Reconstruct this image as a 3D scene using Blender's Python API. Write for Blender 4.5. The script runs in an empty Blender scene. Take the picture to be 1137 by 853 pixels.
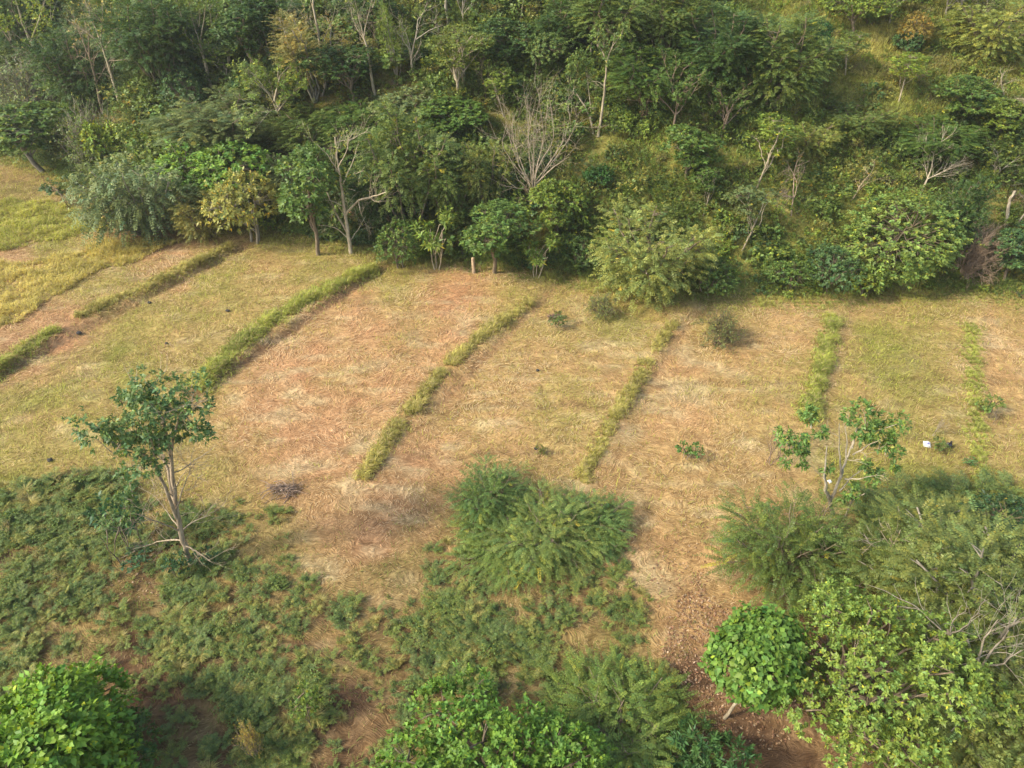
import bpy, math, random
import numpy as np
from mathutils import Vector, Matrix
PI = math.pi
R = math.radians
S = bpy.context.scene
COL = S.collection

# ------------------------------------------------------------------ camera model (photo is 1137 x 853)
FPX, CX, CY = 811.0, 568.5, 426.5
TH = R(36.0)
CAM = np.array([0.0, 0.0, 30.0])
FW = np.array([0, math.cos(TH), -math.sin(TH)])
UP = np.array([0, math.sin(TH), math.cos(TH)])
RT = np.array([1.0, 0, 0])

def project(P):
    v = np.asarray(P, float) - CAM
    d = v @ FW
    d = np.where(d > 0.5, d, 0.5)
    return CX + FPX * (v @ RT) / d, CY - FPX * (v @ UP) / d

def ray(px, py):
    d = FW + RT * (px - CX) / FPX + UP * (CY - py) / FPX
    return d / np.linalg.norm(d)

# ------------------------------------------------------------------ noise
def _hash(ix, iy, seed):
    h = (ix.astype(np.int64) * 374761393 + iy.astype(np.int64) * 668265263 + seed * 144665)
    h = (h ^ (h >> 13)) * 1274126177
    h = h ^ (h >> 16)
    return (h & 0xFFFFFF) / float(0xFFFFFF)

def vnoise(x, y, seed=0):
    x = np.asarray(x, float); y = np.asarray(y, float)
    ix = np.floor(x); iy = np.floor(y)
    fx = x - ix; fy = y - iy
    fx = fx * fx * (3 - 2 * fx); fy = fy * fy * (3 - 2 * fy)
    a = _hash(ix, iy, seed); b = _hash(ix + 1, iy, seed)
    c = _hash(ix, iy + 1, seed); d = _hash(ix + 1, iy + 1, seed)
    return (a * (1 - fx) + b * fx) * (1 - fy) + (c * (1 - fx) + d * fx) * fy

def fbm(x, y, seed=0, oct=3):
    t = 0; a = 1; n = 0
    for k in range(oct):
        t = t + a * vnoise(x * 2 ** k, y * 2 ** k, seed + 17 * k); n += a; a *= .55
    return t / n

# ------------------------------------------------------------------ terrain
AZ = math.atan2(532, 1002)            # bearing of the grass hedges
def ucoord(x, y): return x * math.cos(AZ) - y * math.sin(AZ)
STEPS = []                            # (u, drop) of every terrace edge
TOE = None

def flat_hit(px, py, z=0.0):
    d = ray(px, py)
    t = (z - CAM[2]) / d[2]
    return CAM + d * t

def smooth01(t):
    t = np.clip(t, 0, 1); return t * t * (3 - 2 * t)

def terrain(x, y):
    x = np.asarray(x, float); y = np.asarray(y, float)
    u = ucoord(x, y)
    h = 0.25 * (fbm(x * .05 + 3, y * .05, 5) - .5) + 0.16 * (fbm(x * .35, y * .35, 9) - .5)
    for (us, dr) in STEPS:
        h = h + dr * (1 - smooth01((u - us + .2) / np.clip(.9 + (38 - y) * .5, .9, 12)))
    # the bank under the near trees falls towards the camera
    h = h - 1.6 * smooth01((24 - y) / 20)
    if TOE is not None:
        s = y - np.interp(x, TOE[0], TOE[1])
        k = smooth01(s / 14)
        up = np.maximum(s, 0)
        rise = 0.62 * up * (0.25 + .75 * smooth01(up / 9))
        rise = np.where(rise > 70, 70 + 14 * (1 - np.exp(-(rise - 70) / 14)), rise)
        gul = (fbm(x * .045 + 9, y * .02 + 2, 31) - .5) * 7 + (fbm(x * .14, y * .12, 33) - .5) * 2.2
        h = h + rise + gul * k
    return h

def hit(px, py):
    d = ray(px, py)
    ts = np.linspace(12, 260, 2500)
    P = CAM[None] + d[None] * ts[:, None]
    below = P[:, 2] < terrain(P[:, 0], P[:, 1])
    i = int(np.argmax(below)) if below.any() else 2499
    lo, hi = ts[max(i - 1, 0)], ts[i]
    for _ in range(12):
        m = (lo + hi) / 2; p = CAM + d * m
        if p[2] < terrain(p[0], p[1]): hi = m
        else: lo = m
    p = CAM + d * hi
    return p

HEDGES = [   # pixel polylines of the grass strips, width m, height m, label, greenness
    ([(218, 433), (262, 385), (310, 350), (360, 322), (416, 298)], 1.9, .9, 'longest bright green grass strip, its foot behind the crown of the tall left tree', .62),
    ([(400, 534), (430, 490), (468, 440), (492, 410), (535, 372), (588, 335)], 1.25, .85, 'ragged yellow-green grass strip from near the brush pile up to the wood edge', .5),
    ([(645, 535), (664, 492), (690, 450), (712, 412), (735, 375), (750, 352)], 1.1, .75, 'thin patchy grass strip running up from behind the wide feathery bush', .42),
    ([(894, 470), (905, 430), (914, 395), (925, 352)], 1.5, .8, 'short straight grass strip above the white-limbed tree with leaf tufts', .55),
    ([(1090, 540), (1084, 470), (1080, 420), (1078, 360)], 1.5, .45, 'faint low green grass strip right of the white sack', .62),
    ([(-20, 422), (20, 392), (62, 366)], 1.6, .9, 'short green grass strip at the left edge below the gap in the row', .62),
    ([(84, 353), (130, 332), (190, 305), (255, 273)], 1.7, .75, 'pale grass strip along the earth track, ending below the yellow tree', .38),
]
def build_steps():
    global STEPS
    drops = [.45, .35, .3, .3, .15, None, .5]
    for it in range(4):
        st = []
        for (pl, w, hh, lb, g), dr in zip(HEDGES, drops):
            if dr is None: continue
            us = []
            for (a, b) in pl:
                p = hit(a, b); us.append(ucoord(p[0], p[1]))
            st.append((float(np.mean(us)) + w * .35, dr))
        STEPS = st
TOEPX = [(-260, 165), (-120, 175), (0, 190), (60, 205), (112, 236), (150, 258), (200, 262), (260, 268), (330, 278), (420, 292),
         (520, 302), (600, 312), (700, 326), (800, 332), (900, 336), (960, 328), (1050, 321), (1137, 330), (1300, 345), (1500, 360)]
build_steps()
_tp = [flat_hit(a, b, .3) for a, b in TOEPX]
TOE = (np.array([-600.0] + [p[0] for p in _tp] + [600.0]), np.array([_tp[0][1] + 30] + [p[1] for p in _tp] + [_tp[-1][1]]))
build_steps()

# ------------------------------------------------------------------ zones authored as scattered samples
def idw(x, y, A, pw=3.2):
    x = np.asarray(x, float); y = np.asarray(y, float)
    A = np.array(A, float)
    num = np.zeros(x.shape + (A.shape[1] - 2,)); den = np.zeros(x.shape)
    for a in A:
        w = 1.0 / (((x - a[0]) ** 2 + (y - a[1]) ** 2) + 60) ** (pw / 2)
        den += w; num += w[..., None] * a[2:]
    return num / den[..., None]

GZ = [  # px, py, green share, bare soil share
 (150,350,.60,0),(250,320,.56,0),(330,290,.58,0),(60,450,.75,0),(150,420,.70,0),(20,500,.62,0),(300,305,.38,0),(100,500,.55,0),(200,385,.42,0),
 (300,440,.05,.08),(400,380,.10,.02),(500,330,.06,.03),(350,500,.02,.12),(380,345,.14,0),(420,600,.02,.15),(440,430,.08,.05),(330,400,.05,.05),
 (520,430,.20,0),(600,400,.22,0),(650,360,.3,0),(560,480,.18,0),(490,510,.08,.05),(620,450,.3,0),(680,338,.55,0),(600,350,.3,0),(440,570,.03,.1),
 (760,420,.10,.02),(830,400,.10,0),(720,520,.14,.02),(800,470,.18,.02),(870,370,.12,0),(850,450,.32,0),(780,380,.2,0),(830,520,.15,.1),(760,560,.1,0),
 (980,380,.68,0),(1000,430,.70,0),(1020,470,.58,0),(980,520,.65,0),(1050,520,.65,0),(950,450,.6,0),(1030,350,.55,0),(940,400,.42,0),
 (1115,400,.06,0),(1120,470,.2,0),(1115,525,.4,0),(1130,350,.3,0),
 (600,325,.5,0),(700,338,.6,.05),(800,342,.5,.05),(950,342,.4,0),(450,300,.5,0),(350,282,.6,0),
 (30,225,.55,.4),(90,215,.4,.6),(60,255,.75,0),(150,262,.2,.35),(20,290,.1,.2),(230,268,.3,.1),(100,300,.4,0),(60,365,.05,.2),(200,280,.05,.15),(10,380,.1,.3),
 (30,560,.75,.2),(100,600,.6,.4),(200,560,.5,.2),(300,600,.5,.35),(350,560,.1,.15),(450,640,.4,.45),(200,700,.6,.6),(60,680,.65,.5),(400,720,.5,.6),(180,630,.3,.7),
 (560,680,.5,.55),(600,720,.55,.6),(700,700,.5,.45),(500,680,.5,.5),(480,740,.5,.7),(740,620,.12,.1),(760,700,.1,.3),(780,760,.05,.85),(860,760,0,1),(850,840,0,1),(900,800,0,1),(800,830,.05,.95),(900,740,0,1),(60,640,.7,.5),(130,700,.6,.6),(20,720,.7,.5),(100,660,.6,.5),(400,800,.25,.95),(150,760,.2,.95),(650,640,.2,.4),
 (1000,620,.5,.6),(1100,600,.6,.5),(700,600,.1,.1),(780,640,.1,.15),(560,620,.3,.4),(20,640,.5,.6),
]
OZ = [(100,50,0),(300,150,.05),(500,150,.2),(450,60,.1),(650,200,.5),(700,180,.8),(820,250,.9),(750,230,.7),(900,260,.8),(880,15,.8),(930,100,.8),
 (1000,80,.9),(1100,90,.8),(1050,60,1),(800,80,.05),(720,60,0),(980,150,.4),(1100,200,.3),(600,280,.3),(850,310,.6),(600,100,.3),(690,140,.6),(1130,20,.9),(960,60,1),(1040,90,1),(1120,60,.9),(930,40,1),(980,120,.9),(860,10,.9),(1060,130,.7),
 (0,150,0),(150,180,0),(250,90,0),(400,230,0),(560,60,.05),(0,0,0),(560,-60,.1),(900,-60,.9)]

def hill_s(x, y): return y - np.interp(x, TOE[0], TOE[1])

def ground_mix(x, y):
    z = terrain(x, y)
    px, py = project(np.stack([x, y, z], -1))
    n1 = fbm(x * .25, y * .25, 41); n2 = fbm(x * .9, y * .9, 43)
    q = idw(np.clip(px, -200, 1340) + (n1 - .5) * 60, np.clip(py, -100, 1000) + (n2 - .5) * 30, GZ)
    g = q[..., 0]; s = q[..., 1]
    g = np.clip(g + (n1 - .5) * .9 * (.25 + g * .8) + (n2 - .5) * .55 * (.3 + g), 0, 1)
    s = np.clip(s * (1 + (n2 - .5) * 1.6), 0, 1)
    hs = hill_s(x, y)
    u = ucoord(x, y)
    for (us, dr) in STEPS:      # earth laid bare on the step below each strip
        e = np.clip(1 - np.abs(u - us - .45 - (n2 - .5) * .5) / .5, 0, 1) * np.clip((y - 37) / 3, 0, 1) * (hs < -1.5)
        s = np.clip(s + e * (.25 + .6 * vnoise(x * .7, y * .7, 19)) * (dr == .45), 0, 1); g = g * (1 - .6 * e)
    for xs_, ys_ in (([285, 330, 380, 470, 600, 700], [462, 458, 456, 447, 452, 449]), ([700, 800, 880, 1000, 1137], [432, 423, 426, 421, 428]), ([60, 150, 230, 330], [440, 395, 372, 350]), ([330, 420, 520, 640], [520, 512, 505, 503])):
        yy = np.interp(px, xs_, ys_, left=-999, right=-999) + (n2 - .5) * 12
        e = np.clip(1 - np.abs(py - yy) / 3.2, 0, 1) * np.clip(n1 * 3 - .9, 0, 1) * (hs < -2)
        s = np.clip(s + e * .5, 0, 1)
    mot = np.clip((vnoise(x * 1.7, y * 1.7, 21) - .62) * 4, 0, 1) * np.clip((vnoise(x * .22, y * .22, 22) - .35) * 3, 0, 1) * (hs < 0)
    s = np.clip(s + mot * .28, 0, 1)
    k = smooth01((hs + 1) / 2.5)
    o = idw(px, py, OZ)[..., 0]
    gh = np.clip(.9 + (n1 - .5) * .5, 0, 1)
    sh = np.clip(.55 - .75 * o + (n2 - .5) * .3, 0, .5)
    return g * (1 - k) + gh * k, s * (1 - k) + sh * k, px, py, n1, n2, o, hs

STRAW = np.array([.53, .365, .165]); ORANGE = np.array([.52, .31, .16]); PALE = np.array([.64, .51, .30])
GREENG = np.array([.23, .25, .05]); SOIL = np.array([.14, .085, .048]); BRIGHTG = np.array([.33, .34, .06])

def ground_color(x, y):
    g, s, px, py, n1, n2, o, hs = ground_mix(x, y)
    orange = np.clip(1.15 - g * 3 + (n1 - .5) * 1.2, 0, 1)[..., None] * np.clip((900 - px) / 250, .25, 1)[..., None]
    straw = STRAW * (1 - orange) + ORANGE * orange
    pale = np.clip((vnoise(x * .55, y * 1.3, 77) - .62) * 3, 0, .8)[..., None]
    straw = straw * (1 - pale) + PALE * pale
    c = straw * (1 - g[..., None]) + GREENG * g[..., None]
    c = c * (1 - s[..., None]) + SOIL * s[..., None]
    return c, g, s, px, py, o, hs

# ------------------------------------------------------------------ materials
def mat(name, build):
    m = bpy.data.materials.new(name); m.use_nodes = True
    nt = m.node_tree; nt.nodes.clear()
    out = nt.nodes.new('ShaderNodeOutputMaterial')
    sh = build(nt)
    nt.links.new(sh, out.inputs['Surface'])
    return m

def N(nt, t, **kw):
    n = nt.nodes.new(t)
    for k, v in kw.items():
        if k.startswith('i_'):
            n.inputs[k[2:].replace('_', ' ')].default_value = v
        else: setattr(n, k, v)
    return n

def mulcol(nt, a, b, fac=1.0):
    m = N(nt, 'ShaderNodeMix', data_type='RGBA', blend_type='MULTIPLY')
    m.inputs[0].default_value = fac
    nt.links.new(a, m.inputs[6]); nt.links.new(b, m.inputs[7])
    return m.outputs[2]

def leaf_mat(name, use_obj, rough=.5, transl=.28, spec=.35):
    def b(nt):
        at = N(nt, 'ShaderNodeAttribute', attribute_name='Col')
        c = at.outputs['Color']
        if use_obj:
            oi = N(nt, 'ShaderNodeObjectInfo'); c = mulcol(nt, c, oi.outputs['Color'])
        geo = N(nt, 'ShaderNodeNewGeometry')
        p = N(nt, 'ShaderNodeBsdfPrincipled'); p.inputs['Roughness'].default_value = rough
        p.inputs['Specular IOR Level'].default_value = spec
        nt.links.new(c, p.inputs['Base Color'])
        t = N(nt, 'ShaderNodeBsdfTranslucent')
        hs = N(nt, 'ShaderNodeHueSaturation'); hs.inputs['Saturation'].default_value = 1.1; hs.inputs['Value'].default_value = 1.5; hs.inputs['Hue'].default_value = .485
        nt.links.new(c, hs.inputs['Color']); nt.links.new(hs.outputs[0], t.inputs['Color'])
        mx = N(nt, 'ShaderNodeMixShader'); mx.inputs[0].default_value = transl
        nt.links.new(p.outputs[0], mx.inputs[1]); nt.links.new(t.outputs[0], mx.inputs[2])
        return mx.outputs[0]
    return mat(name, b)

LEAF = leaf_mat('leaf', True)
LEAFG = leaf_mat('leaf_glossy', True, rough=.5, transl=.24, spec=.25)
SLEAF = leaf_mat('undergrowth_leaf', False)
GRASS = leaf_mat('grass_blade', False, rough=.6, transl=.3, spec=.2)

def bark_b(nt):
    oi = N(nt, 'ShaderNodeObjectInfo')
    tc = N(nt, 'ShaderNodeTexCoord')
    mp = N(nt, 'ShaderNodeMapping'); mp.inputs['Scale'].default_value = (3, 3, .9)
    nt.links.new(tc.outputs['Object'], mp.inputs[0])
    n = N(nt, 'ShaderNodeTexNoise'); n.inputs['Scale'].default_value = 2.5; n.inputs['Detail'].default_value = 6
    nt.links.new(mp.outputs[0], n.inputs['Vector'])
    cr = N(nt, 'ShaderNodeValToRGB'); cr.color_ramp.elements[0].position = .3; cr.color_ramp.elements[0].color = (.42, .38, .32, 1)
    cr.color_ramp.elements[1].position = .7; cr.color_ramp.elements[1].color = (1.0, .97, .92, 1)
    nt.links.new(n.outputs['Fac'], cr.inputs[0])
    c = mulcol(nt, oi.outputs['Color'], cr.outputs[0])
    p = N(nt, 'ShaderNodeBsdfPrincipled'); p.inputs['Roughness'].default_value = .85
    nt.links.new(c, p.inputs['Base Color'])
    bp = N(nt, 'ShaderNodeBump'); bp.inputs['Strength'].default_value = .5; bp.inputs['Distance'].default_value = .03
    nt.links.new(n.outputs['Fac'], bp.inputs['Height']); nt.links.new(bp.outputs[0], p.inputs['Normal'])
    return p.outputs[0]
BARK = mat('bark', bark_b)

def ground_b(nt):
    at = N(nt, 'ShaderNodeAttribute', attribute_name='Col')
    tc = N(nt, 'ShaderNodeTexCoord')
    n1 = N(nt, 'ShaderNodeTexNoise'); n1.inputs['Scale'].default_value = 1.3; n1.inputs['Detail'].default_value = 9; n1.inputs['Roughness'].default_value = .68
    n1.inputs['Distortion'].default_value = 1.2
    nt.links.new(tc.outputs['Object'], n1.inputs['Vector'])
    cr = N(nt, 'ShaderNodeValToRGB')
    cr.color_ramp.elements[0].position = .32; cr.color_ramp.elements[0].color = (.50, .44, .38, 1)
    cr.color_ramp.elements[1].position = .66; cr.color_ramp.elements[1].color = (1.12, 1.1, 1.06, 1)
    nt.links.new(n1.outputs['Fac'], cr.inputs[0])
    mp = N(nt, 'ShaderNodeMapping'); mp.inputs['Scale'].default_value = (2.2, 9, 3); mp.inputs['Rotation'].default_value = (0, 0, .3)
    n3 = N(nt, 'ShaderNodeTexNoise'); n3.inputs['Scale'].default_value = .35; n3.inputs['Detail'].default_value = 2
    nt.links.new(tc.outputs['Object'], n3.inputs['Vector'])
    va = N(nt, 'ShaderNodeVectorMath', operation='MULTIPLY_ADD'); va.inputs[1].default_value = (5, 5, 0)
    nt.links.new(n3.outputs['Color'], va.inputs[0]); nt.links.new(tc.outputs['Object'], va.inputs[2])
    nt.links.new(va.outputs[0], mp.inputs[0])
    n2 = N(nt, 'ShaderNodeTexNoise'); n2.inputs['Scale'].default_value = 1.6; n2.inputs['Detail'].default_value = 7
    nt.links.new(mp.outputs[0], n2.inputs['Vector'])
    cr2 = N(nt, 'ShaderNodeValToRGB')
    cr2.color_ramp.elements[0].position = .35; cr2.color_ramp.elements[0].color = (.62, .58, .54, 1)
    cr2.color_ramp.elements[1].position = .62; cr2.color_ramp.elements[1].color = (1.08, 1.07, 1.04, 1)
    nt.links.new(n2.outputs['Fac'], cr2.inputs[0])
    c = mulcol(nt, mulcol(nt, at.outputs['Color'], cr.outputs[0]), cr2.outputs[0])
    p = N(nt, 'ShaderNodeBsdfPrincipled'); p.inputs['Roughness'].default_value = .95; p.inputs['Specular IOR Level'].default_value = .15
    nt.links.new(c, p.inputs['Base Color'])
    bp = N(nt, 'ShaderNodeBump'); bp.inputs['Strength'].default_value = .8; bp.inputs['Distance'].default_value = .12
    ad = N(nt, 'ShaderNodeMath', operation='ADD')
    nt.links.new(n1.outputs['Fac'], ad.inputs[0]); nt.links.new(n2.outputs['Fac'], ad.inputs[1])
    nt.links.new(ad.outputs[0], bp.inputs['Height']); nt.links.new(bp.outputs[0], p.inputs['Normal'])
    return p.outputs[0]
GROUND = mat('ground_cover_soil', ground_b)

def plain(name, col, rough=.7, noise=.25, scale=12):
    def b(nt):
        tc = N(nt, 'ShaderNodeTexCoord'); n = N(nt, 'ShaderNodeTexNoise'); n.inputs['Scale'].default_value = scale; n.inputs['Detail'].default_value = 5
        nt.links.new(tc.outputs['Object'], n.inputs['Vector'])
        mx = N(nt, 'ShaderNodeMix', data_type='RGBA')
        mx.inputs[6].default_value = (*[c * (1 - noise) for c in col], 1); mx.inputs[7].default_value = (*[min(1, c * (1 + noise)) for c in col], 1)
        nt.links.new(n.outputs['Fac'], mx.inputs[0])
        p = N(nt, 'ShaderNodeBsdfPrincipled'); p.inputs['Roughness'].default_value = rough
        nt.links.new(mx.outputs[2], p.inputs['Base Color'])
        bp = N(nt, 'ShaderNodeBump'); bp.inputs['Strength'].default_value = .4; bp.inputs['Distance'].default_value = .02
        nt.links.new(n.outputs['Fac'], bp.inputs['Height']); nt.links.new(bp.outputs[0], p.inputs['Normal'])
        return p.outputs[0]
    return mat(name, b)

# ------------------------------------------------------------------ mesh assembly (all quads, numpy)
class MB:
    def __init__(s): s.v = []; s.f = []; s.c = []; s.n = 0
    def add(s, v, f, c):
        v = np.asarray(v, float).reshape(-1, 3); f = np.asarray(f, int).reshape(-1, 4)
        c = np.broadcast_to(np.asarray(c, float), (len(f), 3))
        s.v.append(v); s.f.append(f + s.n); s.c.append(c); s.n += len(v)
    def mesh(s, name, m, smooth=True):
        v = np.concatenate(s.v) if s.v else np.zeros((0, 3)); f = np.concatenate(s.f) if s.f else np.zeros((0, 4), int)
        c = np.concatenate(s.c) if s.c else np.zeros((0, 3))
        me = bpy.data.meshes.new(name)
        me.vertices.add(len(v)); me.vertices.foreach_set('co', v.astype(np.float32).ravel())
        me.loops.add(len(f) * 4); me.loops.foreach_set('vertex_index', f.astype(np.int32).ravel())
        me.polygons.add(len(f)); me.polygons.foreach_set('loop_start', np.arange(0, len(f) * 4, 4, dtype=np.int32))
        me.update(calc_edges=True)
        me.polygons.foreach_set('use_smooth', np.full(len(f), smooth, bool))
        a = me.attributes.new('Col', 'FLOAT_COLOR', 'FACE')
        cc = np.ones((len(f), 4), np.float32); cc[:, :3] = np.clip(c, 0, 4); a.data.foreach_set('color', cc.ravel())
        me.materials.append(m); me.validate(clean_customdata=False)
        return me

def norm(a): return a / np.maximum(np.linalg.norm(a, axis=-1, keepdims=True), 1e-9)

def add_leaves(mb, c, d, n, L, W, col, fold=None, droop=.12):
    """one rhombic leaf per row; with fold each leaf is two faces bent along the midrib"""
    c = np.asarray(c, float); d = norm(d); s = norm(np.cross(n, d)); n = norm(np.cross(d, s))
    L = np.broadcast_to(L, (len(c),))[:, None]; W = np.broadcast_to(W, (len(c),))[:, None]
    tip = c + d * L - np.array([0, 0, 1]) * L * droop
    a = c + d * L * .42 + s * W * .5; b = c + d * L * .42 - s * W * .5
    k = len(c)
    if fold is None:
        V = np.stack([c, a, tip, b], 1).reshape(-1, 3); F = np.arange(4 * k).reshape(k, 4)
        mb.add(V, F, col)
    else:
        m = c + d * L * .45 - n * W * fold
        V = np.stack([c, a, tip, b, m], 1).reshape(-1, 3); o = np.arange(k)[:, None] * 5
        F = np.concatenate([o + np.array([[0, 1, 2, 4]]), o + np.array([[0, 4, 2, 3]])], 0)
        col = np.broadcast_to(col, (k, 3)); mb.add(V, F, np.concatenate([col, col * .92]))

def tube(mb, pts, rad, sides=6, col=(1, 1, 1)):
    pts = np.asarray(pts, float); rad = np.asarray(rad, float); n = len(pts)
    t = np.gradient(pts, axis=0); t = norm(t)
    ref = np.array([1.0, 0.1, 0.05]) if abs(t[0] @ np.array([1.0, 0, 0])) < .8 else np.array([0.0, 1, .1])
    e1 = norm(np.cross(t, ref)); e2 = np.cross(t, e1)
    a = np.linspace(0, 2 * PI, sides, endpoint=False)
    V = pts[:, None] + rad[:, None, None] * (np.cos(a)[None, :, None] * e1[:, None] + np.sin(a)[None, :, None] * e2[:, None])
    F = []
    for i in range(n - 1):
        for j in range(sides):
            F.append((i * sides + j, i * sides + (j + 1) % sides, (i + 1) * sides + (j + 1) % sides, (i + 1) * sides + j))
    mb.add(V.reshape(-1, 3), F, col)

def curve(rng, p, q, n=6, sag=.15, wob=.05, up=.5):
    p = np.array(p, float); q = np.array(q, float); L = np.linalg.norm(q - p)
    m = p * .5 + q * .5 + np.array([0, 0, 1]) * L * sag + rng.normal(0, wob, 3) * L
    t = np.linspace(0, 1, n)[:, None]
    pts = (1 - t) ** 2 * p + 2 * t * (1 - t) * m + t ** 2 * q
    pts[1:-1] += rng.normal(0, wob * .25, (n - 2, 3)) * L
    return pts

def leafcol(rng, k, var=.18, yellow=.06, hue=.1):
    b = np.exp(rng.normal(0, var, k))[:, None]
    h = rng.normal(0, hue, k)
    c = np.stack([1 + h, np.ones(k) + h * .25, 1 - h * .6], 1) * b
    y = rng.random(k) < yellow
    c[y] *= np.array([2.1, 1.5, .9])
    return c

# rosette = a shoot with leaves fanned around it
def rosettes(mb, rng, P, A, per, L, W, spread=.9, col=None, fold=None, yellow=.05, var=.16, gain=None, droop=.18):
    k = len(P); A = norm(A)
    ref = norm(rng.normal(size=(k, 3))); e1 = norm(np.cross(A, ref)); e2 = np.cross(A, e1)
    rep = lambda a: np.repeat(a, per, 0)
    ang = (np.arange(per)[None] * 2.4 + rng.random((k, 1)) * 6.28).reshape(-1) + rng.normal(0, .25, k * per)
    tilt = np.clip(rng.normal(spread, .3, k * per), .1, 1.7)
    rd = rep(e1) * np.cos(ang)[:, None] + rep(e2) * np.sin(ang)[:, None]
    d = rep(A) * np.cos(tilt)[:, None] + rd * np.sin(tilt)[:, None]
    n = rep(A) * np.sin(tilt)[:, None] - rd * np.cos(tilt)[:, None]
    n = n + rng.normal(0, .22, n.shape) + np.array([0, 0, .25])
    off = (np.tile(np.arange(per), k) / per - .5)[:, None] * rep(A) * (-L * .9)
    c = rep(P) + off + rng.normal(0, L * .12, d.shape)
    LL = L * rng.uniform(.45, 1.2, k * per); WW = W * rng.uniform(.75, 1.15, k * per)
    cl = leafcol(rng, k, .14, 0, .1)
    cc = rep(cl) * leafcol(rng, k * per, var, yellow, .07)
    if gain is not None: cc = cc * rep(gain)
    if col is not None: cc = cc * np.asarray(col)
    add_leaves(mb, c, d, n, LL, WW, cc, fold, droop)

def sprays(mb, wood, rng, P, D, L, nl, leafL, leafW, grav=.5, col=None, var=.2, yellow=.04, woodr=.012, segs=9, pinn=False):
    """arching twigs carrying rows of small leaves (feathery species)"""
    k = len(P); D = norm(D)
    t = np.linspace(.08, 1, nl)
    Ls = L * rng.uniform(.6, 1.25, k)
    g = grav * rng.uniform(.5, 1.4, k)
    def pos(tt): return P[:, None] + D[:, None] * (Ls[:, None] * tt[None])[..., None] - np.array([0, 0, 1]) * (g[:, None] * Ls[:, None] * tt[None] ** 2)[..., None]
    C = pos(t); T = norm(np.gradient(C, axis=1))
    side = norm(np.cross(T, np.array([0, 0, 1.0]) + rng.normal(0, .25, (k, 1, 3))))
    up = np.cross(side, T)
    cl = leafcol(rng, k, .16, yellow, .12)
    for sgn in (-1, 1):
        d = T * .45 + side * sgn + rng.normal(0, .22, T.shape) - np.array([0, 0, .12])
        n = up + rng.normal(0, .25, T.shape)
        kk = k * nl
        ll = leafL * (np.sin(np.clip(t * .9 + .1, 0, 1) * PI) * .5 + .6)[None] * rng.uniform(.7, 1.2, (k, nl))
        cc = np.repeat(cl, nl, 0) * leafcol(rng, kk, var * .6, yellow * .5, .06)
        if col is not None: cc = cc * np.asarray(col)
        if not pinn:
            add_leaves(mb, C.reshape(-1, 3), d.reshape(-1, 3), n.reshape(-1, 3), ll.reshape(-1), leafW, cc, None, .15)
        else:                       # each side leaf is itself a small row of leaflets
            d2 = norm(d); s2 = norm(np.cross(n, d2)); m = 4
            for j in range(m):
                f = (j + .4) / m
                for sg in (-1, 1):
                    c2 = C + d2 * ll[..., None] * f - np.array([0, 0, 1]) * (ll * f * f * .25)[..., None]
                    add_leaves(mb, c2.reshape(-1, 3), (d2 * .55 + s2 * sg).reshape(-1, 3), n.reshape(-1, 3), leafW * 2.2, leafW, cc, None, .1)
    if wood is not None:
        tt = np.linspace(0, 1, 4); Q = pos(tt)
        for i in range(k): tube(wood, Q[i], np.linspace(woodr * 1.6, woodr * .6, 4), 3)

def lobe_points(rng, n, C, Rr, low=-.35):
    C = np.asarray(C, float); Rr = np.asarray(Rr, float)
    w = Rr ** 2; w = w / w.sum()
    out_p = []; out_n = []; got = 0
    while got < n:
        i = rng.choice(len(C), size=n, p=w)
        d = norm(rng.normal(size=(n, 3))); ok = d[:, 2] > low + rng.normal(0, .12, n)
        ex = np.where(rng.random(n) < .08, rng.uniform(1.08, 1.35, n), rng.uniform(.8, 1.08, n)); p = C[i] + d * (Rr[i] * ex)[:, None]
        for j in range(len(C)):
            inside = np.linalg.norm((p - C[j]), axis=1) < Rr[j] * .8
            ok &= ~(inside & (i != j))
        out_p.append(p[ok]); out_n.append(d[ok]); got += int(ok.sum())
        if len(out_p) > 60: break
    return np.concatenate(out_p)[:n], np.concatenate(out_n)[:n]

def limbs_to(wood, rng, base_pts, targets, r0, r1=.03, sag=.1, sides=5):
    """main stem plus a curved limb from the stem to every target"""
    tr = np.asarray(base_pts, float)
    zs = tr[:, 2]
    for t in targets:
        t = np.asarray(t, float)
        zz = min(max(zs[0] + (t[2] - zs[0]) * rng.uniform(.35, .62), zs[0] + .15), zs[-1])
        p = np.array([np.interp(zz, zs, tr[:, k]) for k in range(3)])
        pts = curve(rng, p, t, 7, sag, .07)
        f = np.linspace(1, 0, 7)
        rr = r0 * .45 * rng.uniform(.6, 1)
        tube(wood, pts, r1 + (rr - r1) * f, sides)

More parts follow.
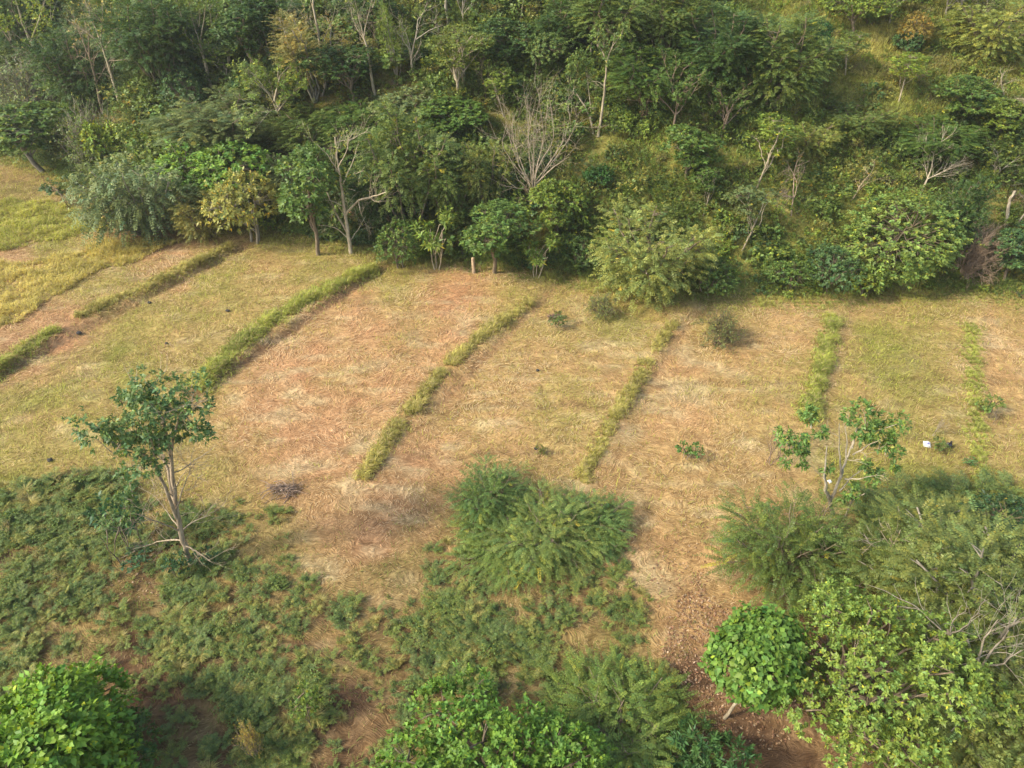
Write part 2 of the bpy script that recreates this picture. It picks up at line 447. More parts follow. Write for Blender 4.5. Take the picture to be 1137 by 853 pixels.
def broadleaf(seed, h, w, trunk, nl, lr, nros, per, L, W, fold=None, flat=1.0, spread=.9, multi=1, yellow=.04, inner=.25, r0=.16, low=-.35, bend=.3, droop=.18):
    """tree of total height h and crown width w, crown starts at share trunk of h"""
    rng = np.random.default_rng(seed)
    hc = h * (1 - trunk); zc = h * trunk + hc / 2
    rad = lr * w / 2
    C = []
    while len(C) < nl:
        d = rng.normal(size=3); d /= np.linalg.norm(d); d *= rng.uniform(.35, 1) ** .5
        p = np.array([d[0] * (w / 2 - rad), d[1] * (w / 2 - rad), zc + d[2] * max(hc / 2 - rad * flat, .05)])
        C.append(p)
    C = np.array(C); Rr = rad * rng.uniform(.65, 1.15, nl)
    P, D = lobe_points(rng, nros, C, Rr, low)
    P[:, 2] = np.maximum(P[:, 2], .1)
    crown, wood = MB(), MB()
    A = D + np.array([0, 0, .45]) + rng.normal(0, .25, D.shape)
    rosettes(crown, rng, P, A, per, L, W, spread, fold=fold, yellow=yellow, droop=droop)
    if inner > 0:
        m = int(nros * inner); i = rng.integers(0, nl, m)
        Q = C[i] + norm(rng.normal(size=(m, 3))) * (Rr[i] * rng.uniform(.2, .8, m))[:, None]
        Q[:, 2] = np.maximum(Q[:, 2], .1)
        rosettes(crown, rng, Q, rng.normal(size=(m, 3)) + [0, 0, .5], per, L, W, 1.1)
    for s in range(multi):
        off = rng.normal(0, .25, 2) * (multi > 1)
        top = np.array([rng.normal(0, w * .08) + off[0], rng.normal(0, w * .08) + off[1], zc])
        base = np.array([off[0] * .6, off[1] * .6, -.3])
        pts = curve(rng, base, top, 8, 0, .05 * bend * 3)
        tube(wood, pts, np.linspace(r0, r0 * .45, 8), 7)
        sel = C[s::multi]
        limbs_to(wood, rng, pts, sel, r0)
    nb = min(nros // 4, 90)
    for i in rng.choice(nros if nros <= len(P) else len(P), nb, replace=False):
        j = int(np.argmin(np.linalg.norm(C - P[i], axis=1)))
        tube(wood, curve(rng, C[j], P[i], 4, .05, .05), np.linspace(.03, .012, 4) * max(r0 / .16, .5), 3)
    return wood, crown

def grow(rng, wood, tips, p, d, L, r, lv, P):
    n = 5
    pts = [np.array(p, float)]; d = np.array(d, float)
    for i in range(n):
        d = d + rng.normal(0, P['wob'], 3) + np.array([0, 0, P['up']]) * (.5 if lv else .2)
        d /= np.linalg.norm(d)
        pts.append(pts[-1] + d * L / n)
    pts = np.array(pts)
    rr = np.linspace(r, r * (.62 if lv < P['lv'] else .35), n + 1)
    tube(wood, pts, rr, 6 if lv == 0 else (4 if lv == 1 else 3))
    if lv >= P['lv'] - 1: tips.append((pts[-1], d.copy())); tips.append((pts[3], d.copy()))
    if lv >= P['lv']: return
    nc = P['kids'][min(lv, len(P['kids']) - 1)]
    for k in range(nc):
        f = 1.0 if k == 0 else rng.uniform(P['first'] if lv == 0 else .25, 1)
        q = np.array([np.interp(f * n, np.arange(n + 1), pts[:, j]) for j in range(3)])
        az = rng.uniform(0, 2 * PI); an = P['ang'] * rng.uniform(.6, 1.35) * (.45 if k == 0 else 1)
        e = np.cross(d, [math.cos(az), math.sin(az), .3]); e /= np.linalg.norm(e)
        nd = d * math.cos(an) + e * math.sin(an)
        grow(rng, wood, tips, q, nd, L * P['ratio'] * rng.uniform(.7, 1.15) * (1 if lv else P.get('first_ratio', 1)), max(r * (.66 if k == 0 else .5) , .008), lv + 1, P)

def branchy(seed, h, lv=4, kids=(4, 3, 3, 2), ang=.6, ratio=.62, r=.14, wob=.09, up=.08, first=.6, stem=.42, leaf=None, forks=1, first_ratio=1):
    """open tree grown by branching; leaf=(per, L, W, spread, share) puts rosettes at the tips"""
    rng = np.random.default_rng(seed)
    wood, crown = MB(), MB(); tips = []
    for f in range(forks):
        d = np.array([rng.normal(0, .08 + .2 * (forks > 1)), rng.normal(0, .08 + .2 * (forks > 1)), 1.0])
        grow(rng, wood, tips, (rng.normal(0, .12) * (forks > 1), rng.normal(0, .12) * (forks > 1), -.3), d, h * stem, r, 0,
             dict(wob=wob, up=up, lv=lv, kids=kids, ang=ang, ratio=ratio, first=first, first_ratio=first_ratio))
    if leaf:
        per, L, W, spread, share = leaf
        P = np.array([t[0] for t in tips]); D = np.array([t[1] for t in tips])
        sel = rng.random(len(P)) < share
        P, D = P[sel], D[sel]
        rosettes(crown, rng, P, D + [0, 0, .4], per, L, W, spread)
    return wood, crown

def feathery(seed, h, w, nst, nsp, L, nl, leafL, leafW, trunk=.25, grav=.5, r0=.09, layers=1.0, low=.12, pinn=False, yellow=.012, hv=.62):
    """multi-stemmed legume: arching stems, sprays of small leaflets"""
    rng = np.random.default_rng(seed)
    wood, crown = MB(), MB()
    PP = []; DD = []
    for s in range(nst):
        az = rng.uniform(0, 2 * PI); rr = w / 2 * math.sqrt(rng.uniform(.05, 1)) * .8
        top = np.array([math.cos(az) * rr, math.sin(az) * rr, h * rng.uniform(hv, .98) * (1 - .38 * (rr / (w / 2)) ** 2)])
        base = np.array([math.cos(az) * rr * .12, math.sin(az) * rr * .12, -.2])
        pts = curve(rng, base, top, 7, .12, .07)
        tube(wood, pts, np.linspace(r0, r0 * .3, 7), 5)
        m = nsp // nst
        f = rng.uniform(trunk, 1, m) ** .8
        idx = f * 6
        B = np.stack([np.interp(idx, np.arange(7), pts[:, k]) for k in range(3)], 1)
        # side branches
        a2 = rng.uniform(0, 2 * PI, m); ln = rng.uniform(0, 1, m) ** .6 * w * .24 * (1.25 - f)
        dirv = np.stack([np.cos(a2), np.sin(a2), rng.uniform(-.1, .6, m)], 1)
        P = B + dirv * ln[:, None]
        P[:, 2] = np.maximum(P[:, 2], h * low * .5)
        out = norm(P - np.array([0, 0, h * .35])); 
        D = norm(dirv + out * .9 + np.array([0, 0, .35]) + rng.normal(0, .25, P.shape))
        PP.append(P); DD.append(D)
        for i in range(0, m, max(1, m // 6)): tube(wood, curve(rng, B[i], P[i], 4, .05, .05), np.linspace(.03, .012, 4) * r0 / .09, 3)
    P = np.concatenate(PP); D = np.concatenate(DD)
    sprays(crown, None, rng, P, D, L, nl, leafL, leafW, grav, yellow=yellow, pinn=pinn)
    return wood, crown

# ------------------------------------------------------------------ objects
def set_props(o, label=None, cat=None, group=None, kind=None):
    if label: o['label'] = label
    if cat: o['category'] = cat
    if group: o['group'] = group
    if kind: o['kind'] = kind
    return o

def link(o): COL.objects.link(o); return o

class Proto:
    """meshes of one tree kind + its measured height and width"""
    def __init__(s, key, wood, crown, lm=None):
        s.wood = wood.mesh(key + '_trunk', BARK) if wood and wood.n else None
        s.crown = crown.mesh(key + '_crown', lm or LEAF) if crown and crown.n else None
        V = np.concatenate([np.concatenate(m.v) for m in (wood, crown) if m is not None and m.n])
        s.h = float(np.percentile(V[:, 2], 99.5))
        W = np.concatenate(crown.v) if crown is not None and crown.n > 50 else V
        s.w = float(np.percentile(W[:, 0], 98.5) - np.percentile(W[:, 0], 1.5) + np.percentile(W[:, 1], 98.5) - np.percentile(W[:, 1], 1.5)) / 2

def place(pr, name, loc, h, w, label, cat, tint, bark=(.33, .28, .21), rot=None, leanx=0, leany=0, group=None, crown_name='crown', stem_name='trunk', wfix=None):
    root = bpy.data.objects.new(name, None); link(root)
    root.empty_display_size = .3
    root.location = loc
    sxy = (w / pr.w); sz = h / pr.h
    root.scale = (sxy, sxy, sz)
    q = Matrix.Rotation(leanx, 3, 'Y') @ Matrix.Rotation(leany, 3, 'X') @ Matrix.Rotation(rot if rot is not None else random.uniform(0, 6.28), 3, 'Z')
    root.rotation_euler = q.to_euler()
    set_props(root, label, cat, group)
    if pr.wood is not None:
        o = bpy.data.objects.new(stem_name, pr.wood); link(o); o.parent = root; o.color = (*bark, 1)
    if pr.crown is not None:
        o = bpy.data.objects.new(crown_name, pr.crown); link(o); o.parent = root; o.color = (*tint, 1)
    return root

def stuff_obj(name, mb, m, label, cat, kind='stuff'):
    o = bpy.data.objects.new(name, mb.mesh(name, m)); link(o)
    set_props(o, label, cat, None, kind); return o

# ------------------------------------------------------------------ ground sheet
def axis(lo, hi, step, far_lo, far_hi):
    core = np.arange(lo, hi + step * .5, step)
    a = []; x = lo; d = step
    while x > far_lo: d *= 1.35; x -= d; a.append(x)
    b = []; x = hi; d = step
    while x < far_hi: d *= 1.35; x += d; b.append(x)
    return np.concatenate([a[::-1], core, b])

def build_ground():
    xs = axis(-92, 92, .4, -1600, 1600); ys = axis(6, 122, .4, -800, 2400)
    X, Y = np.meshgrid(xs, ys); Z = terrain(X, Y)
    nx, ny = len(xs), len(ys)
    V = np.stack([X, Y, Z], -1).reshape(-1, 3)
    i = np.arange((ny - 1) * (nx - 1)); r = i // (nx - 1); c = i % (nx - 1)
    a = r * nx + c
    F = np.stack([a, a + 1, a + 1 + nx, a + nx], 1)
    me = bpy.data.meshes.new('ground')
    me.vertices.add(len(V)); me.vertices.foreach_set('co', V.astype(np.float32).ravel())
    me.loops.add(len(F) * 4); me.loops.foreach_set('vertex_index', F.astype(np.int32).ravel())
    me.polygons.add(len(F)); me.polygons.foreach_set('loop_start', np.arange(0, len(F) * 4, 4, dtype=np.int32))
    me.update(calc_edges=True); me.polygons.foreach_set('use_smooth', np.ones(len(F), bool))
    col = ground_color(V[:, 0], V[:, 1])[0]
    cc = np.ones((len(V), 4), np.float32); cc[:, :3] = col
    at = me.attributes.new('Col', 'FLOAT_COLOR', 'POINT'); at.data.foreach_set('color', cc.ravel())
    me.materials.append(GROUND)
    o = bpy.data.objects.new('ground', me); link(o)
    set_props(o, 'mown terraced field and the bushy hillside rising behind it', 'ground', None, 'structure')
build_ground()

# ------------------------------------------------------------------ grass blades
def blades(mb, P, D, L, W, col, arch=.35, lift=None):
    """two-segment bent blade: 6 vertices, 2 quads (tip narrow)"""
    k = len(P); D = norm(D)
    s = norm(np.cross(D, np.array([0, 0, 1.0]) + np.zeros_like(D)) + 1e-6)
    L = np.broadcast_to(L, (k,))[:, None]; W = np.broadcast_to(W, (k,))[:, None]
    m = P + D * L * .55
    D2 = D - np.array([0, 0, 1]) * arch + 0; hor = D * np.array([1, 1, 0]); D2 = norm(D2 + hor * arch)
    t = m + D2 * L * .45
    V = np.stack([P - s * W / 2, P + s * W / 2, m + s * W * .4, m - s * W * .4, t + s * W * .06, t - s * W * .06], 1).reshape(-1, 3)
    o = np.arange(k)[:, None] * 6
    F = np.concatenate([o + np.array([[0, 1, 2, 3]]), o + np.array([[3, 2, 4, 5]])], 0)
    col = np.broadcast_to(col, (k, 3)); mb.add(V, F, np.concatenate([col, col]))

def scatter_xy(rng, n, x0, x1, y0, y1): return rng.uniform(x0, x1, n), rng.uniform(y0, y1, n)

def in_frame(px, py, m=25): return (px > -m) & (px < 1137 + m) & (py > -m) & (py < 853 + m)

# cut straw lying on the field and short regrowth
def build_field_cover():
    rng = np.random.default_rng(11)
    straw, grs = MB(), MB()
    n = 1300000
    x, y = scatter_xy(rng, n, -75, 75, 12, 86)
    hs = hill_s(x, y); k = hs < 1.0; x, y = x[k], y[k]
    g, s, px, py, n1, n2, o, hs = ground_mix(x, y)
    k = in_frame(px, py); x, y, g, s, n1, n2 = x[k], y[k], g[k], s[k], n1[k], n2[k]; px, py = px[k], py[k]
    z = terrain(x, y)
    clump = vnoise(x * 1.6, y * 1.6, 91)
    u = rng.random(len(x))
    # straw
    ks = u < np.clip((1 - g * .75) * (1 - s * .88) * (.25 + .95 * clump), 0, 1) * .42
    xs, ys, zs = x[ks], y[ks], z[ks]; m = len(xs); wf = np.clip(ys / 42, .42, 1.15)
    sw = vnoise(xs * .35, ys * .35, 55) * 9 + rng.normal(0, .45, m)
    D = np.stack([np.cos(sw), np.sin(sw), rng.uniform(-.02, .32, m)], 1)
    nn = vnoise(xs * .5, ys * .5, 58)
    pale = np.clip(nn * 1.6 - .45 + rng.normal(0, .3, m), 0, 1)[:, None]
    org = np.clip((1 - g[ks] * 2.6), 0, 1)[:, None] * np.clip((920 - px[ks]) / 250, .3, 1)[:, None]
    base = STRAW * (1 - org) + ORANGE * 1.05 * org
    col = (base * (1 - pale) + PALE * 1.05 * pale) * np.exp(rng.normal(0, .22, m))[:, None]
    gm = np.clip(g[ks] * .5, 0, 1)[:, None]; col = col * (1 - gm) + np.array([.36, .32, .11]) * gm
    blades(straw, np.stack([xs, ys, zs + rng.uniform(.01, .07, m)], 1), D, rng.uniform(.25, .62, m) * wf * .85, rng.uniform(.013, .028, m) * wf, col, arch=.25)
    stuff_obj('straw', straw, GRASS, 'cut dry grass lying in swirls over the field', 'straw')
    # green regrowth
    kg = (u > .5) & (rng.random(len(x)) < np.clip(g * 1.5 * (1 - s * .35) * (.2 + 1.1 * clump), 0, 1))
    xs, ys, zs = x[kg], y[kg], z[kg]; m = len(xs)
    a = rng.uniform(0, 2 * PI, m); tilt = rng.uniform(.2, 1.2, m)
    D = np.stack([np.cos(a) * tilt, np.sin(a) * tilt, np.ones(m)], 1)
    mixv = np.clip(vnoise(xs * .4, ys * .4, 61) + rng.normal(0, .2, m), 0, 1)[:, None]
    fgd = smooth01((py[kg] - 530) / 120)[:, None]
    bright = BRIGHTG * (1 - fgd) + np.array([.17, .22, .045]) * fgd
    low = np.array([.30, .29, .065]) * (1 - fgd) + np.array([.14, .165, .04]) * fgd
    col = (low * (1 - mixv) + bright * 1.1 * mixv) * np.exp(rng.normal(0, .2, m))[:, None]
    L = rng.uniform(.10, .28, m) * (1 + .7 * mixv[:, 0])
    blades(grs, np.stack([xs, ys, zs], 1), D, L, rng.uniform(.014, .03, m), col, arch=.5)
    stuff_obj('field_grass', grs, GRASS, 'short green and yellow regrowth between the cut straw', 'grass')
build_field_cover()

def seg_sample(pl, n, rng):
    W = np.array([hit(a, b)[:2] for a, b in pl])
    d = np.linalg.norm(np.diff(W, axis=0), axis=1); cum = np.concatenate([[0], np.cumsum(d)])
    t = rng.uniform(0, cum[-1], n)
    x = np.interp(t, cum, W[:, 0]); y = np.interp(t, cum, W[:, 1])
    i = np.clip(np.searchsorted(cum, t) - 1, 0, len(d) - 1)
    dr = (W[i + 1] - W[i]) / d[i][:, None]
    return x, y, dr, t, cum[-1]

def grass_mass(mb, rng, x, y, hgt, cols, spread=.55, clumpf=1.3, seed=3, wind=(.25, -.05), green=None):
    z = terrain(x, y); n = len(x)
    cl = vnoise(x * clumpf, y * clumpf, seed)
    # pull blades into tussocks
    gx, gy = np.floor(x / .55), np.floor(y / .55)
    cx = (gx + .2 + .6 * _hash(gx, gy, 5)) * .55; cy = (gy + .2 + .6 * _hash(gx, gy, 6)) * .55
    f = .45
    bx = x * (1 - f) + cx * f; by = y * (1 - f) + cy * f
    dx = (x - cx); dy = (y - cy)
    D = np.stack([dx * 1.6 + wind[0] + rng.normal(0, spread * .6, n), dy * 1.6 + wind[1] + rng.normal(0, spread * .6, n), np.ones(n)], 1)
    L = hgt * (.3 + 1.0 * cl) * rng.uniform(.65, 1.1, n)
    c0, c1 = cols
    mx = np.clip(vnoise(x * .8, y * .8, seed + 5) * 1.3 - .15 + rng.normal(0, .22, n), 0, 1)[:, None]
    dry = (rng.random(n) < .16)[:, None]
    col = (np.array(c0) * (1 - mx) + np.array(c1) * mx) * np.exp(rng.normal(0, .18, n))[:, None]
    col = np.where(dry, np.array([.45, .36, .17]), col)
    if green is not None: col = col * (1 - green[:, None]) + green[:, None] * col * np.array([.52, .72, .62])
    blades(mb, np.stack([bx, by, z - .03], 1), D, L, rng.uniform(.02, .042, n), col, arch=.75)

def build_hedges():
    rng = np.random.default_rng(23)
    for hi, (pl, w, hh, lb, g) in enumerate(HEDGES):
        x, y, dr, t, tot = seg_sample(pl, int(1000), rng)
        n = int(tot * w * 330)
        x, y, dr, t, tot = seg_sample(pl, n, rng)
        wv = w * (.45 + .75 * vnoise(t * .55, t * 0 + hi, 70 + hi) + .2 * vnoise(t * 1.7, t * 0 + hi, 90 + hi))
        off = np.clip(rng.normal(0, .27, n), -.75, .75) * wv
        x = x + dr[:, 1] * off; y = y - dr[:, 0] * off
        if hi in (1, 2, 4):         # gaps where the strip thins out
            k = vnoise(t * .5, t * 0, 80 + hi) > [0, .03, .10, 0, -.02][hi] + .15 * rng.random(n)
            x, y = x[k], y[k]; off = off[k]
        mb = MB()
        c0 = (.28, .26, .065) if g < .55 else (.23, .26, .055)
        c1 = (.45, .41, .11) if g < .55 else (.38, .41, .08)
        edge = 1 - .45 * np.abs(off) / (w * .6)
        grass_mass(mb, rng, x, y, hh * edge, (c0, c1), seed=100 + hi)
        o = bpy.data.objects.new('grass_strip', mb.mesh('grass_strip', GRASS)); link(o)
        set_props(o, lb, 'grass strip', 'uncut grass strips between the field plots')
build_hedges()

def inpoly(px, py, poly):
    c = np.zeros(px.shape, bool); n = len(poly)
    for i in range(n):
        x1, y1 = poly[i]; x2, y2 = poly[(i + 1) % n]
        if y1 == y2: continue
        k = ((y1 > py) != (y2 > py)) & (px < (x2 - x1) * (py - y1) / (y2 - y1) + x1)
        c ^= k
    return c

def region_xy(rng, n, poly, box, jit=8):
    x, y = scatter_xy(rng, n, *box)
    px, py = project(np.stack([x, y, terrain(x, y)], -1))
    j = (fbm(x * .5, y * .5, 13) - .5) * jit * 2
    k = inpoly(px + j, py + j * .6, poly)
    return x[k], y[k], px[k], py[k]

def build_grass_bands():
    rng = np.random.default_rng(29)
    bands = [
        ('tall_grass', [(-40, 372), (-40, 296), (30, 290), (110, 272), (205, 264), (185, 275), (120, 300), (60, 330), (20, 356)], .8, ((.38, .34, .08), (.58, .50, .14)), 190,
         'broad band of tall yellow grass above the short strips at left', 'tall grass'),
        ('meadow_grass', [(-40, 280), (-40, 222), (20, 224), (60, 226), (100, 238), (122, 252), (90, 262), (40, 272)], .75, ((.27, .29, .055), (.46, .47, .09)), 190,
         'bright green meadow corner below the wood at upper left', 'tall grass'),
    ]
    for nm, poly, hh, cols, dens, lb, ct in bands:
        box = (-75, -20, 45, 80); n = int((55) * (35) * dens)
        x, y, px, py = region_xy(rng, n, poly, box)
        mb = MB(); grass_mass(mb, rng, x, y, hh, cols, seed=200)
        stuff_obj(nm, mb, GRASS, lb, ct)
    # loose weeds in a rim along the toe of the wood
    mb = MB(); n = 70000
    x = rng.uniform(-72, 72, n); y = np.interp(x, TOE[0], TOE[1]) + rng.normal(-.3, .8, n)
    px, py = project(np.stack([x, y, terrain(x, y)], -1)); k = in_frame(px, py); x, y = x[k], y[k]
    grass_mass(mb, rng, x, y, .42, ((.17, .21, .045), (.36, .36, .08)), seed=210)
    stuff_obj('edge_grass', mb, GRASS, 'rough grass along the foot of the wooded slope', 'grass')
    # grass and dry tussocks on the open slope
    mb = MB(); n = 560000
    x, y = scatter_xy(rng, n, -80, 85, 48, 118)
    z = terrain(x, y); px, py = project(np.stack([x, y, z], -1)); hs = hill_s(x, y)
    o = idw(px, py, OZ)[:, 0]
    k = in_frame(px, py) & (hs > .5) & (rng.random(n) < .18 + .8 * o)
    x, y, o = x[k], y[k], o[k]; px, py = px[k], py[k]; m = len(x)
    up = np.clip((150 - py) / 80, 0, 1) * np.clip((px - 820) / 60, 0, 1)
    hh = .75 + .5 * up
    mb2 = mb
    grass_mass(mb2, rng, x, y, hh, ((.27, .29, .06), (.56, .53, .15)), seed=220, clumpf=.7, green=1 - up)
    stuff_obj('slope_grass', mb, GRASS, 'olive and straw coloured grass covering the open hillside', 'grass')
build_grass_bands()

# ------------------------------------------------------------------ instanced undergrowth
def scatter(name, label, cat, P, rotz, tilt, scale, idx, meshes):
    me = bpy.data.meshes.new(name); me.vertices.add(len(P)); me.vertices.foreach_set('co', np.asarray(P, np.float32).ravel())
    def at(nm, ty, data, key='value'):
        a = me.attributes.new(nm, ty, 'POINT'); a.data.foreach_set(key, data)
    at('rot', 'FLOAT_VECTOR', np.stack([tilt[:, 0], tilt[:, 1], rotz], 1).astype(np.float32).ravel(), 'vector')
    at('scl', 'FLOAT_VECTOR', np.asarray(scale, np.float32).ravel(), 'vector')
    at('kid', 'INT', np.asarray(idx, np.int32))
    o = bpy.data.objects.new(name, me); link(o); set_props(o, label, cat, None, 'stuff')
    ng = bpy.data.node_groups.new(name + '_nodes', 'GeometryNodeTree')
    ng.interface.new_socket('Geometry', in_out='INPUT', socket_type='NodeSocketGeometry')
    ng.interface.new_socket('Geometry', in_out='OUTPUT', socket_type='NodeSocketGeometry')
    gi = ng.nodes.new('NodeGroupInput'); go = ng.nodes.new('NodeGroupOutput')
    jn = ng.nodes.new('GeometryNodeJoinGeometry')
    def attr(nm, ty):
        a = ng.nodes.new('GeometryNodeInputNamedAttribute'); a.data_type = ty; a.inputs['Name'].default_value = nm; return a.outputs[0]
    for i, src in enumerate(meshes):
        so = bpy.data.objects.new(name + '_source', src)
        oi = ng.nodes.new('GeometryNodeObjectInfo'); oi.inputs['Object'].default_value = so; oi.inputs['As Instance'].default_value = True
        ip = ng.nodes.new('GeometryNodeInstanceOnPoints')
        cmp = ng.nodes.new('FunctionNodeCompare'); cmp.data_type = 'INT'; cmp.operation = 'EQUAL'
        ng.links.new(attr('kid', 'INT'), cmp.inputs[2]); cmp.inputs[3].default_value = i
        ng.links.new(gi.outputs[0], ip.inputs['Points']); ng.links.new(cmp.outputs[0], ip.inputs['Selection'])
        ng.links.new(oi.outputs['Geometry'], ip.inputs['Instance'])
        e2r = ng.nodes.new('FunctionNodeEulerToRotation'); ng.links.new(attr('rot', 'FLOAT_VECTOR'), e2r.inputs[0])
        ng.links.new(e2r.outputs[0], ip.inputs['Rotation']); ng.links.new(attr('scl', 'FLOAT_VECTOR'), ip.inputs['Scale'])
        ng.links.new(ip.outputs[0], jn.inputs[0])
    ng.links.new(jn.outputs[0], go.inputs[0])
    md = o.modifiers.new('scatter', 'NODES'); md.node_group = ng
    return o

def shrub_src(seed, kind, col, bark=(.16, .12, .08)):
    """a bush about 1 m tall and 1.2 m wide, its colour baked in; used only for the uncountable undergrowth"""
    rng = np.random.default_rng(seed); mb = MB()
    if kind == 'broad':
        C = rng.normal(0, 1, (7, 3)) * [.3, .3, .16] + [0, 0, .48]; Rr = rng.uniform(.2, .34, 7)
        P, D = lobe_points(rng, 70, C, Rr, -.6)
        rosettes(mb, rng, P, D + [0, 0, .4], 7, .13, .07, .95, col=col, var=.2)
    elif kind == 'big':
        C = rng.normal(0, 1, (5, 3)) * [.28, .28, .18] + [0, 0, .5]; Rr = rng.uniform(.2, .32, 5)
        P, D = lobe_points(rng, 34, C, Rr, -.5)
        rosettes(mb, rng, P, D + [0, 0, .5], 7, .2, .12, .95, col=col, var=.22)
    elif kind == 'feather':
        P = rng.normal(0, 1, (70, 3)) * [.3, .3, .2] + [0, 0, .42]; D = norm(P - [0, 0, .15]) + [0, 0, .4]
        P[:, 2] = np.maximum(P[:, 2], .06)
        sprays(mb, None, rng, P, D, .42, 8, .085, .028, .45, col=col)
    elif kind == 'tussock':
        n = 240; a = rng.uniform(0, 2 * PI, n); t = rng.uniform(.05, .9, n); r = rng.uniform(0, .25, n)
        D = np.stack([np.cos(a) * t, np.sin(a) * t, np.ones(n)], 1)
        blades(mb, np.stack([np.cos(a) * r, np.sin(a) * r, np.zeros(n)], 1), D, rng.uniform(.5, 1.1, n), rng.uniform(.02, .035, n),
               np.array(col) * np.exp(rng.normal(0, .25, (n, 1))), arch=.9)
    elif kind == 'twig':
        tips = []
        for i in range(7):
            a = rng.uniform(0, 6.28)
            grow(rng, mb, tips, (0, 0, 0), (math.cos(a) * .6, math.sin(a) * .6, 1), .5, .014, 1, dict(wob=.14, up=.05, lv=3, kids=(4, 3, 3), ang=.6, ratio=.7, first=.3))
        for i in range(len(mb.c)): mb.c[i] = np.broadcast_to(np.array([.34, .27, .2]), mb.c[i].shape)
        P = np.array([t[0] for t in tips]); D = np.array([t[1] for t in tips])
        rosettes(mb, rng, P, D, 3, .09, .045, 1.0, col=col)
    if kind in ('broad', 'big', 'feather'):
        for i in range(6):
            a = rng.uniform(0, 6.28); r = rng.uniform(.1, .35)
            w = MB(); tube(mb, curve(rng, (0, 0, -.1), (math.cos(a) * r, math.sin(a) * r, .6), 4, .1, .05), [.02, .016, .012, .008], 3, bark)
    return mb.mesh('bush_source', SLEAF)

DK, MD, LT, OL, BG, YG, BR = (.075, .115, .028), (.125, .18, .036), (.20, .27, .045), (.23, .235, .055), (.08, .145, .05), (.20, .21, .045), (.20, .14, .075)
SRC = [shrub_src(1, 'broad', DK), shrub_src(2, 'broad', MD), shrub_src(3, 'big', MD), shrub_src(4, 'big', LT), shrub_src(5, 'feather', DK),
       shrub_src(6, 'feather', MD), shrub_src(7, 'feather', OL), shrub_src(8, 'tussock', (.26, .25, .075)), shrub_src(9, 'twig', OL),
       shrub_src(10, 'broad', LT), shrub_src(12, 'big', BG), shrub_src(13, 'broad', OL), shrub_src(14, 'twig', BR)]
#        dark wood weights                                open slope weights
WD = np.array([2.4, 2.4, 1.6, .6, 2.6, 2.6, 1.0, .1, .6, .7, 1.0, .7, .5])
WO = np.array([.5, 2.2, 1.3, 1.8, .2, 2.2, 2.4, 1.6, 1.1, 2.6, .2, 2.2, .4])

def build_undergrowth():
    rng = np.random.default_rng(77)
    n = 34000
    x, y = scatter_xy(rng, n, -82, 88, 48, 122)
    z = terrain(x, y); px, py = project(np.stack([x, y, z], -1)); hs = hill_s(x, y)
    o = idw(px, py, OZ)[:, 0]; o = np.clip(o + (fbm(x * .12, y * .12, 5) - .5) * .9, 0, 1)
    k = in_frame(px, py, 70) & (hs > .3)
    x, y, z, o, hs = x[k], y[k], z[k], o[k], hs[k]; m = len(x)
    upr = np.clip((150 - py[k]) / 60, 0, 1) * (px[k] > 840)
    kp = rng.random(m) < (1 - .05 * o - .4 * o * upr); x, y, z, o, hs = x[kp], y[kp], z[kp], o[kp], hs[kp]; m = len(x)
    wd = WD / WD.sum(); wo = WO / WO.sum()
    # kinds grow in patches: bias the draw with noise per kind
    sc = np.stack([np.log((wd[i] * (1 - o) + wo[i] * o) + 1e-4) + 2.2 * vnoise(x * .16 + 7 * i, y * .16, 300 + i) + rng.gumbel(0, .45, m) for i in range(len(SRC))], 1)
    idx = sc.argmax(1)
    tall = (1 - o) * rng.uniform(1.0, 2.5, m) + o * rng.uniform(.5, 1.25, m)
    tall *= np.where(hs < 2.5, .6, 1)
    tall = np.where(idx == 7, rng.uniform(.8, 1.6, m), tall)
    wide = tall * rng.uniform(.8, 1.35, m); wide = np.maximum(wide, .9)
    sc3 = np.stack([wide, wide, tall], 1)
    # keep visible trunks clear
    ux, uy = project(np.stack([x, y, z], -1)); f = np.ones(m)
    for (cx_, yb, yt, ln) in CLEAR:
        near_ = (np.abs(ux - cx_) < 17) & (uy > yb - 2) & (uy < yb + 42)
        f = np.where(near_, .38, f)
    sc3 = sc3 * f[:, None]
    scatter('undergrowth', 'mixed shrubs, creepers and tussocks covering the hillside between the trees', 'undergrowth',
            np.stack([x, y, z - .1], 1), rng.uniform(0, 6.28, m), rng.normal(0, .12, (m, 2)), sc3, idx, SRC)

def sapling_src(seed, col, n=6, L=1.0, dense=11):
    rng = np.random.default_rng(seed); mb = MB(); w = MB()
    a = rng.uniform(0, 6.28, n); t = rng.uniform(.35, 1.1, n)
    P0 = np.zeros((n, 3)); 
    PP, DD = [], []
    for i in range(n):
        d = np.array([math.cos(a[i]) * t[i], math.sin(a[i]) * t[i], 1]); d /= np.linalg.norm(d)
        ln = L * rng.uniform(.6, 1.1)
        tt = np.linspace(0, 1, 6)[:, None]
        pts = d * ln * tt - np.array([0, 0, .33]) * ln * tt ** 2.2
        tube(mb, pts, np.linspace(.014, .005, 6), 3, (.16, .15, .07))
        for f in np.linspace(.2, 1, dense):
            q = np.array([np.interp(f * 5, np.arange(6), pts[:, k]) for k in range(3)])
            tg = norm(pts[5] - pts[3]); sd = norm(np.cross(tg, [0, 0, 1]))
            for sg in (-1, 1):
                PP.append(q); DD.append(sd * sg * (1.1 - .4 * f) + tg * .7 + [0, 0, .25] + rng.normal(0, .15, 3))
    sprays(mb, None, rng, np.array(PP), np.array(DD), .22 * L, 6, .06 * L, .02, .35, col=col, var=.2, yellow=.02)
    return mb.mesh('sapling_source', SLEAF)

